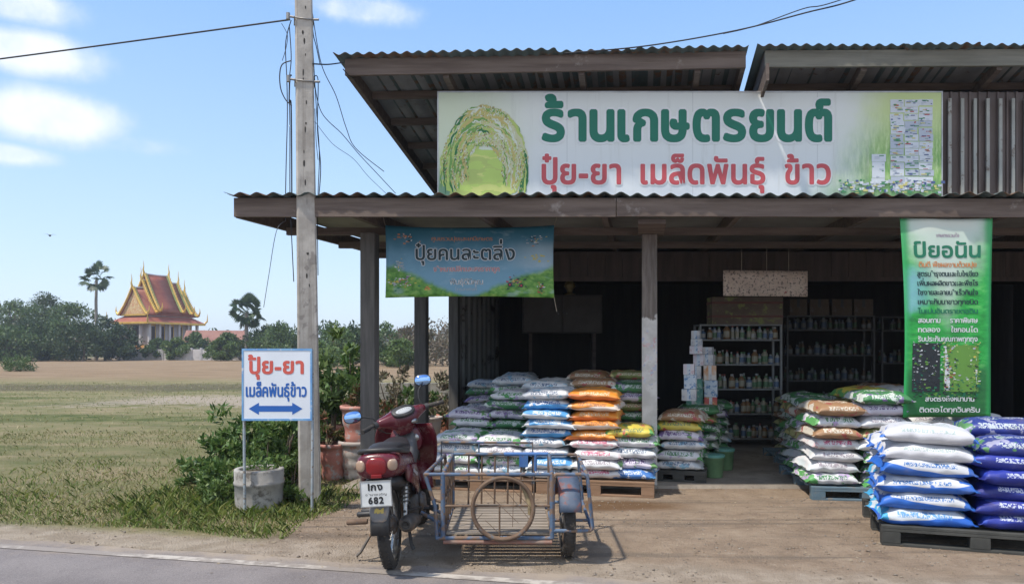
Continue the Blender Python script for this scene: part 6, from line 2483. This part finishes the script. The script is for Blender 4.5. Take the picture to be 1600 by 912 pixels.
# ------------------------------------------------------------------ temple, its wall, a red roofed house
TY = 112.0
tc_ = at(248, 0, TY)
TGOLD = worn("temple_gold", (.60, .36, .06), (.70, .48, .13), .35, .25, scale=.8, bump=0)
TRED = worn("temple_red_tile", (.25, .06, .035), (.31, .095, .05), .6, scale=.7, bump=.1, stretch=(1, 1, 3))
TORG = worn("temple_orange_tile", (.50, .23, .06), (.55, .30, .10), .6, scale=.8, bump=.1)
TWHT = worn("temple_white", (.50, .48, .48), (.44, .42, .43), .7, scale=.6, bump=0)
TPINK = worn("temple_relief", (.46, .17, .09), (.58, .36, .14), .6, scale=2.5, bump=.5, c3=(.62, .52, .30), t3=.52)
TDRK = worn("temple_dark_opening", (.05, .035, .035), rough=.8, scale=1, bump=0)
TGRN = worn("temple_green_edge", (.28, .34, .10), (.45, .40, .10), .5, scale=1, bump=0)
temple = thing("temple_hall", "white temple hall with steep red tiered roof and golden gables, beyond the field", "temple", (tc_.x, TY, 0), R(68))
temple.scale = (.77, .77, .97)
# local: x along the ridge (front gable at -x), y across
m = MB()
m.box(-6.6, 6.6, -4.6, 4.6, 0, 1.0)
m.box(-6.2, 6.2, -4.3, 4.3, 1.0, 1.5)
m.build("plinth", TWHT, temple)
m = MB()
m.box(-6.4, 6.4, -4.45, 4.45, 1.5, 2.1)
m.build("base_band", TORG, temple)
m = MB()
m.box(-5.2, 5.2, -3.2, 3.2, 2.1, 6.6)
m.build("wall", TWHT, temple)
for sy_ in (-1, 1):
    for i in range(6):
        x = -5.8 + i * 2.32
        m = MB()
        m.box(x - .22, x + .22, sy_ * 4.0 - .22, sy_ * 4.0 + .22, 2.1, 5.5)
        m.build("column", TWHT, temple)
    for i in range(5):
        x = -4.3 + i * 2.15
        m = MB()
        m.box(x - .45, x + .45, min(sy_ * 3.2, sy_ * 3.26), max(sy_ * 3.2, sy_ * 3.26), 2.7, 4.9)
        w_ = m.build("window", TDRK, temple)
        m = MB()
        for a, b, c, d in ((-.6, -.45, 2.6, 5.0), (.45, .6, 2.6, 5.0), (-.6, .6, 5.0, 5.5)):
            m.box(x + a, x + b, min(sy_ * 3.2, sy_ * 3.32), max(sy_ * 3.2, sy_ * 3.32), c, d)
        m.build("frame", TGOLD, w_)
for sx_ in (-1, 1):
    for y in (-2.0, 2.0):
        m = MB()
        m.box(sx_ * 6.0 - .22, sx_ * 6.0 + .22, y - .22, y + .22, 2.1, 5.5)
        m.build("column", TWHT, temple)
    m = MB()
    m.box(min(sx_ * 5.2, sx_ * 5.27), max(sx_ * 5.2, sx_ * 5.27), -.8, .8, 2.1, 5.0)
    m.build("door", TDRK, temple)


def skirt(m, x0, x1, y0, y1, z0, dx, dy, dz, th=.14):
    """sloping hipped eave ring"""
    o = [(x0, -y1), (x1, -y1), (x1, y1), (x0, y1)]
    i_ = [(x0 + dx, -y1 + dy), (x1 - dx, -y1 + dy), (x1 - dx, y1 - dy), (x0 + dx, y1 - dy)]
    v = [(a, b, z0) for a, b in o] + [(a, b, z0 + dz) for a, b in i_] + [(a, b, z0 - th) for a, b in o] + [(a, b, z0 + dz - th) for a, b in i_]
    f = []
    for k in range(4):
        j = (k + 1) % 4
        f += [(k, j, j + 4, k + 4), (k + 8, k + 12, j + 12, j + 8), (k, k + 8, j + 8, j)]
    m.add(v, f)


m = MB()
skirt(m, -7.0, 7.0, 0, 4.9, 5.55, 1.9, 1.9, 1.0)
m.build("lower_eave", TRED, temple)
m = MB()
skirt(m, -7.08, 7.08, 0, 4.98, 5.5, .25, .25, .12, .26)
m.build("eave_edge", TGOLD, temple)


def gable_roof(x0, x1, hw, z0, z1, front=True, rear=True):
    """steep, slightly hollow slopes; golden barge boards with serrated edge, finials at ridge and corners"""
    N_ = 7
    prof = []
    for i in range(N_ + 1):
        k = i / N_
        prof.append((hw * (1 - k) ** 1.0 + .0, z0 + (z1 - z0) * (k ** 1.0) - .35 * math.sin(k * math.pi) * .9))
    m = MB()
    for s in (-1, 1):
        v = []
        for y, z in prof:
            v += [(x0, s * y, z), (x1, s * y, z)]
        m.add(v, [(2 * i, 2 * i + 1, 2 * i + 3, 2 * i + 2) for i in range(N_)], smooth=True)
    rf = m.build("roof", TRED, temple, solid=.18)
    m = MB()                                                  # pale border strips on the tiles
    for s in (-1, 1):
        for xa, xb in ((x0, x0 + .5), (x1 - .5, x1)):
            v = []
            for y, z in prof:
                v += [(xa, s * (y + .12), z + .10), (xb, s * (y + .12), z + .10)]
            m.add(v, [(2 * i, 2 * i + 1, 2 * i + 3, 2 * i + 2) for i in range(N_)])
    m.build("border_tiles", TGRN, rf, solid=.05)
    m = MB()
    m.tube([(x0, 0, z1 + .1), ((x0 + x1) / 2, 0, z1 + .02), (x1, 0, z1 + .1)], .14, 6)
    m.build("ridge", TWHT, rf)
    for x, on, s_ in ((x0, front, -1), (x1, rear, 1)):
        if not on:
            continue
        m = MB()
        for s in (-1, 1):
            pts = [(x + s_ * .08, s * (y + .1), z + .12) for y, z in prof]
            m.tube(pts, .20, 6)
            for i in range(len(pts) - 1):                       # teeth along the barge board
                for k in (.25, .75):
                    q = Vector(pts[i]).lerp(Vector(pts[i + 1]), k)
                    m.tube([q, q + Vector((0, s * .30, .38))], [.13, .02], 5)
            q = Vector(pts[0])
            m.tube([q, q + Vector((0, s * .45, .1)), q + Vector((0, s * .75, .6)), q + Vector((0, s * .7, 1.25))], [.22, .2, .13, .03], 6)
        m.build("barge_board", TGOLD, rf)
        m = MB()
        q = Vector((x + s_ * .1, 0, z1 + .1))
        m.tube([q, q + Vector((s_ * .25, 0, .6)), q + Vector((s_ * .1, 0, 1.2)), q + Vector((s_ * .22, 0, 2.0))], [.22, .16, .08, .02], 6)
        m.build("finial", TGOLD, rf)
        m = MB()
        v = [(x - s_ * .25, -hw * .9, z0 + .1), (x - s_ * .25, hw * .9, z0 + .1), (x - s_ * .25, 0, z1 - .5)]
        m.add(v, [(0, 1, 2)])
        m.build("gable_panel", TPINK, rf, solid=.12)
        m = MB()
        m.box(x - s_ * .28 - .1, x - s_ * .28 + .1, -hw * .95, hw * .95, z0 - .1, z0 + .16)
        m.build("gable_sill", TGOLD, rf)


gable_roof(-6.0, 6.2, 3.45, 6.6, 10.7)
gable_roof(-3.9, 4.6, 3.62, 6.9, 11.9)
gable_roof(-3.3, 2.2, 3.8, 7.1, 12.9)
for sx_ in (-1, 1):
    for sy_ in (-1, 1):
        m = MB()
        q = Vector((sx_ * 7.0, sy_ * 4.9, 5.6))
        m.tube([q, q + Vector((sx_ * .3, sy_ * .3, .3)), q + Vector((sx_ * .35, sy_ * .35, 1.5))], [.2, .15, .03], 6)
        m.build("corner_finial", TGOLD, temple)

WALLM = worn("temple_yard_wall", (.40, .39, .40), (.52, .50, .50), .85, scale=.5, bump=.1, c3=(.22, .21, .20), t3=.60)
yw = thing("yard_wall", "long grey white wall in front of the temple yard", "wall", (0, 0, 0))
m = MB()
a, b = at(182, 0, 97), at(392, 0, 94)
n = 14
for i in range(n):
    p0, p1 = a.lerp(b, i / n), a.lerp(b, (i + 1) / n)
    m.hexa([(p0.x, p0.y, 0), (p1.x - .25, p1.y, 0), (p1.x - .25, p1.y + .2, 0), (p0.x, p0.y + .2, 0), (p0.x, p0.y, 1.42), (p1.x - .25, p1.y, 1.42), (p1.x - .25, p1.y + .2, 1.42), (p0.x, p0.y + .2, 1.42)])
m.build("panel", WALLM, yw)
for i in range(n):
    p1 = a.lerp(b, (i + 1) / n)
    m = MB()
    m.box(p1.x - .25, p1.x, p1.y - .06, p1.y + .25, 0, 1.6)
    m.build("pillar", WALLM, yw)
hs = thing("house", "small house with a brownish red roof right of the temple", "house", (at(338, 0, 108).x, 108, 0), R(12))
m = MB()
m.box(-3.6, 3.6, -2.5, 2.5, 0, 2.4)
m.build("wall", worn("house_wall", (.42, .33, .28), (.5, .42, .36), .8, scale=.8, bump=0), hs)
m = MB()
m.add([(-4.1, -3.0, 2.2), (4.1, -3.0, 2.2), (4.1, 0, 4.1), (-4.1, 0, 4.1), (4.1, 3.0, 2.2), (-4.1, 3.0, 2.2)], [(0, 1, 2, 3), (3, 2, 4, 5)])
m.build("roof", worn("house_roof_red", (.22, .09, .07), (.28, .14, .10), .7, scale=1, bump=.1), hs, solid=.12)
m = MB()
m.box(-1.6, -.6, -2.56, -2.5, .9, 1.9)
m.build("window", TDRK, hs)
m = MB()
m.box(.5, 1.4, -2.56, -2.5, 0, 2.0)
m.build("door", TDRK, hs)

# ------------------------------------------------------------------ grass, litter, gravel: nobody could count these
def scatter(n, x0, x1, y0, y1, keep):
    P_ = np.column_stack([G.uniform(x0, x1, n), G.uniform(y0, y1, n)])
    k = np.array([keep(a, b) for a, b in P_])
    return P_[G.random(n) < k]


def qd(x, y):
    return RN.x * x + RN.y * y


def grass_keep(x, y):
    w = noise.noise(Vector((x * .9, y * .9, 2))) * .5 + noise.noise(Vector((x * .25, y * .25, 5))) * .5
    if qd(x, y) < 5.08 + w * .35:
        return 0
    if x - .13 * (y - 6.8) > -1.75 + w * .3 and y < 16:
        return 0
    near = 1.0 if qd(x, y) < 6.2 + w else .48
    return max(0, min(1, near * (.55 + w * 1.1)))


def grass(name, pts, h0, h1, mat, width=.006, lean=.6):
    n = len(pts)
    h = G.uniform(h0, h1, n) * (1 + .3 * G.normal(size=n)).clip(.4, 2)
    a = G.uniform(0, 2 * math.pi, n)
    d = np.column_stack([np.cos(a), np.sin(a), np.zeros(n)])
    s = np.column_stack([-np.sin(a), np.cos(a), np.zeros(n)]) * (width * G.uniform(.6, 1.4, n))[:, None]
    b = np.column_stack([pts, np.zeros(n)])
    ln = G.uniform(.1, lean, n)[:, None]
    mid = b + d * h[:, None] * ln * .35 + np.array([0, 0, 1]) * (h * .6)[:, None]
    tip = b + d * h[:, None] * ln * 1.1 + np.array([0, 0, 1]) * (h * .95)[:, None]
    v = np.stack([b - s, b + s, mid + s * .7, tip, mid - s * .7], axis=1).reshape(-1, 3)
    f = np.arange(n * 5).reshape(-1, 5)
    return tag(npmesh(name, v, f, mat), kind="stuff")


GRS_ = leafmat("grass_blades", [(.36, .31, .16), (.28, .26, .11), (.20, .225, .07), (.14, .19, .045), (.42, .36, .21), (.25, .26, .085)])
GRN_ = leafmat("green_grass_blades", [(.11, .18, .035), (.16, .235, .05), (.22, .275, .07), (.32, .30, .11)])
grass("grass", scatter(80000, -8.5, -1.2, 5.2, 13, grass_keep), .014, .04, GRS_, .0045, 1.3)
grass("field_grass", scatter(42000, -24, -1.5, 12, 32, grass_keep), .02, .045, GRS_, .009, 1.2)


def verge_keep(x, y):
    w = noise.noise(Vector((x * 1.6, y * 1.6, 8)))
    q = qd(x, y)
    if q < 5.12 + .2 * w or x - .13 * (y - 6.8) > -1.62 + .2 * w:
        return 0
    near_plants = 1.0 if (x > -3.3 and q < 6.9) else .22
    return max(0, min(1, (near_plants * (1.0 if q < 6.3 else .5)) * (.5 + w)))


grass("green_grass", scatter(42000, -6, -1.3, 5.2, 9.5, verge_keep), .02, .06, GRN_, .0045, 1.2)


def tall_keep(x, y):
    return .6 if (-3.6 < x < -1.75 and 6.2 < y < 7.6 and qd(x, y) > 5.45 + .3 * noise.noise(Vector((x * 3, y * 3, 1)))) else 0


grass("tall_grass", scatter(4500, -3.6, -1.7, 6, 7.6, tall_keep), .04, .09, GRN_, .005, 1.0)
# dry litter
def litter(n, x0, x1, y0, y1, keep, size, mat, name):
    pts = scatter(n, x0, x1, y0, y1, keep)
    n = len(pts)
    a = G.uniform(0, 2 * math.pi, n)
    L_ = size * G.uniform(.5, 1.5, n)
    d = np.column_stack([np.cos(a), np.sin(a), G.uniform(-.2, .3, n)]) * L_[:, None]
    s = np.column_stack([-np.sin(a), np.cos(a), G.uniform(-.3, .3, n)]) * (L_ * .22)[:, None]
    b = np.column_stack([pts, np.full(n, .008)])
    v = np.stack([b - d, b + s, b + d, b - s + np.array([0, 0, .004])], axis=1).reshape(-1, 3)
    v[:, 2] = np.maximum(v[:, 2], .003)
    return tag(npmesh(name, v, np.arange(n * 4).reshape(-1, 4), mat), kind="stuff")


LIT = leafmat("dry_litter", [(.34, .27, .17), (.24, .16, .09), (.42, .35, .24), (.16, .11, .07)])
litter(5200, -9, 1, 5, 9, lambda x, y: .55 if (qd(x, y) > 5.0 and x < -1.2 + .3 * noise.noise(Vector((x, y, 0)))) else (.05 if qd(x, y) > 4.75 else 0), .022, LIT, "dry_leaves")
litter(2600, -2, 5, 4.75, 7.6, lambda x, y: .35 + .6 * noise.noise(Vector((x * 1.3, y * 2, 7))), .012, LIT, "straw_litter")
# pebbles on the lot
ico = np.array([(0, 0, 1), (.89, 0, .45), (.28, .85, .45), (-.72, .53, .45), (-.72, -.53, .45), (.28, -.85, .45), (.72, .53, -.45), (-.28, .85, -.45), (-.89, 0, -.45), (-.28, -.85, -.45), (.72, -.53, -.45), (0, 0, -1)])
icf = np.array([(0, 1, 2), (0, 2, 3), (0, 3, 4), (0, 4, 5), (0, 5, 1), (1, 6, 2), (2, 7, 3), (3, 8, 4), (4, 9, 5), (5, 10, 1), (6, 7, 2), (7, 8, 3), (8, 9, 4), (9, 10, 5), (10, 6, 1), (11, 7, 6), (11, 8, 7), (11, 9, 8), (11, 10, 9), (11, 6, 10)])


def lot_keep(x, y):
    q = qd(x, y)
    if q < 4.66:
        return .012
    if x - .13 * (y - 6.8) < -1.7 and q > 5.1:
        return .03
    w = noise.noise(Vector((x * .8, y * 1.7, 3)))
    return max(.04, min(1, .4 + w))


pts = scatter(15000, -3.5, 5.2, 4.35, 7.75, lot_keep)
n = len(pts)
sz = (.003 + .009 * G.random(n) ** 5)
V = ico[None] * (1 + .25 * G.normal(size=(n, 12, 1)))
V = V * sz[:, None, None] * np.array([1.2, 1, .65])
th = G.uniform(0, 6.28, n)
c_, s_ = np.cos(th)[:, None], np.sin(th)[:, None]
X_, Y_ = V[..., 0] * c_ - V[..., 1] * s_, V[..., 0] * s_ + V[..., 1] * c_
V = np.stack([X_ + pts[:, 0:1], Y_ + pts[:, 1:2], V[..., 2] + sz[:, None] * .3], axis=-1).reshape(-1, 3)
Fc = (icf[None] + (np.arange(n) * 12)[:, None, None]).reshape(-1, 3)
PEB = leafmat("pebbles", [(.26, .21, .16), (.36, .29, .22), (.19, .155, .125), (.44, .38, .31)])
tag(npmesh("gravel", V, Fc, PEB, smooth=True), kind="stuff")

# bird crossing the sky
bp_ = at(78, 368, 40)
bird = thing("bird", "small dark bird flying in the open sky at left", "bird", tuple(bp_), R(40))
m = MB()
m.hull([(-.16, 0, 0, .01, .008), (-.10, 0, 0, .035, .03), (0, 0, 0, .055, .05), (.09, 0, .01, .04, .038), (.13, 0, .02, .03, .03), (.17, 0, .018, .006, .006)], 'Y', 12)
for s in (-1, 1):
    m.add([(s * .02, .07, .02), (s * .16, .09, .10), (s * .30, .02, .05), (s * .17, -.03, .085), (s * .02, -.07, .015)], [(0, 1, 3, 4), (1, 2, 3)])
m.add([(-.02, -.12, 0), (.02, -.12, 0), (.045, -.24, .01), (-.045, -.24, .01)], [(0, 1, 2, 3)])
m.build("body", worn("bird_dark", (.05, .05, .055), rough=.8, bump=0), bird, solid=.006)

# ------------------------------------------------------------------ humid air over the plain
HZ = bpy.data.materials.new("humid_air")
HZ.use_nodes = True
ht = HZ.node_tree
for n_ in list(ht.nodes):
    if n_.type != 'OUTPUT_MATERIAL':
        ht.nodes.remove(n_)
pv = ht.nodes.new("ShaderNodeVolumePrincipled")
pv.inputs["Color"].default_value = (.86, .92, 1.0, 1)
pv.inputs["Density"].default_value = 0.00075
pv.inputs["Anisotropy"].default_value = 0.2
ht.links.new(pv.outputs[0], ht.nodes["Material Output"].inputs["Volume"])
m = MB()
m.box(-950, 950, -350, 1350, -1, 19)
tag(m.build("haze", HZ), kind="stuff")
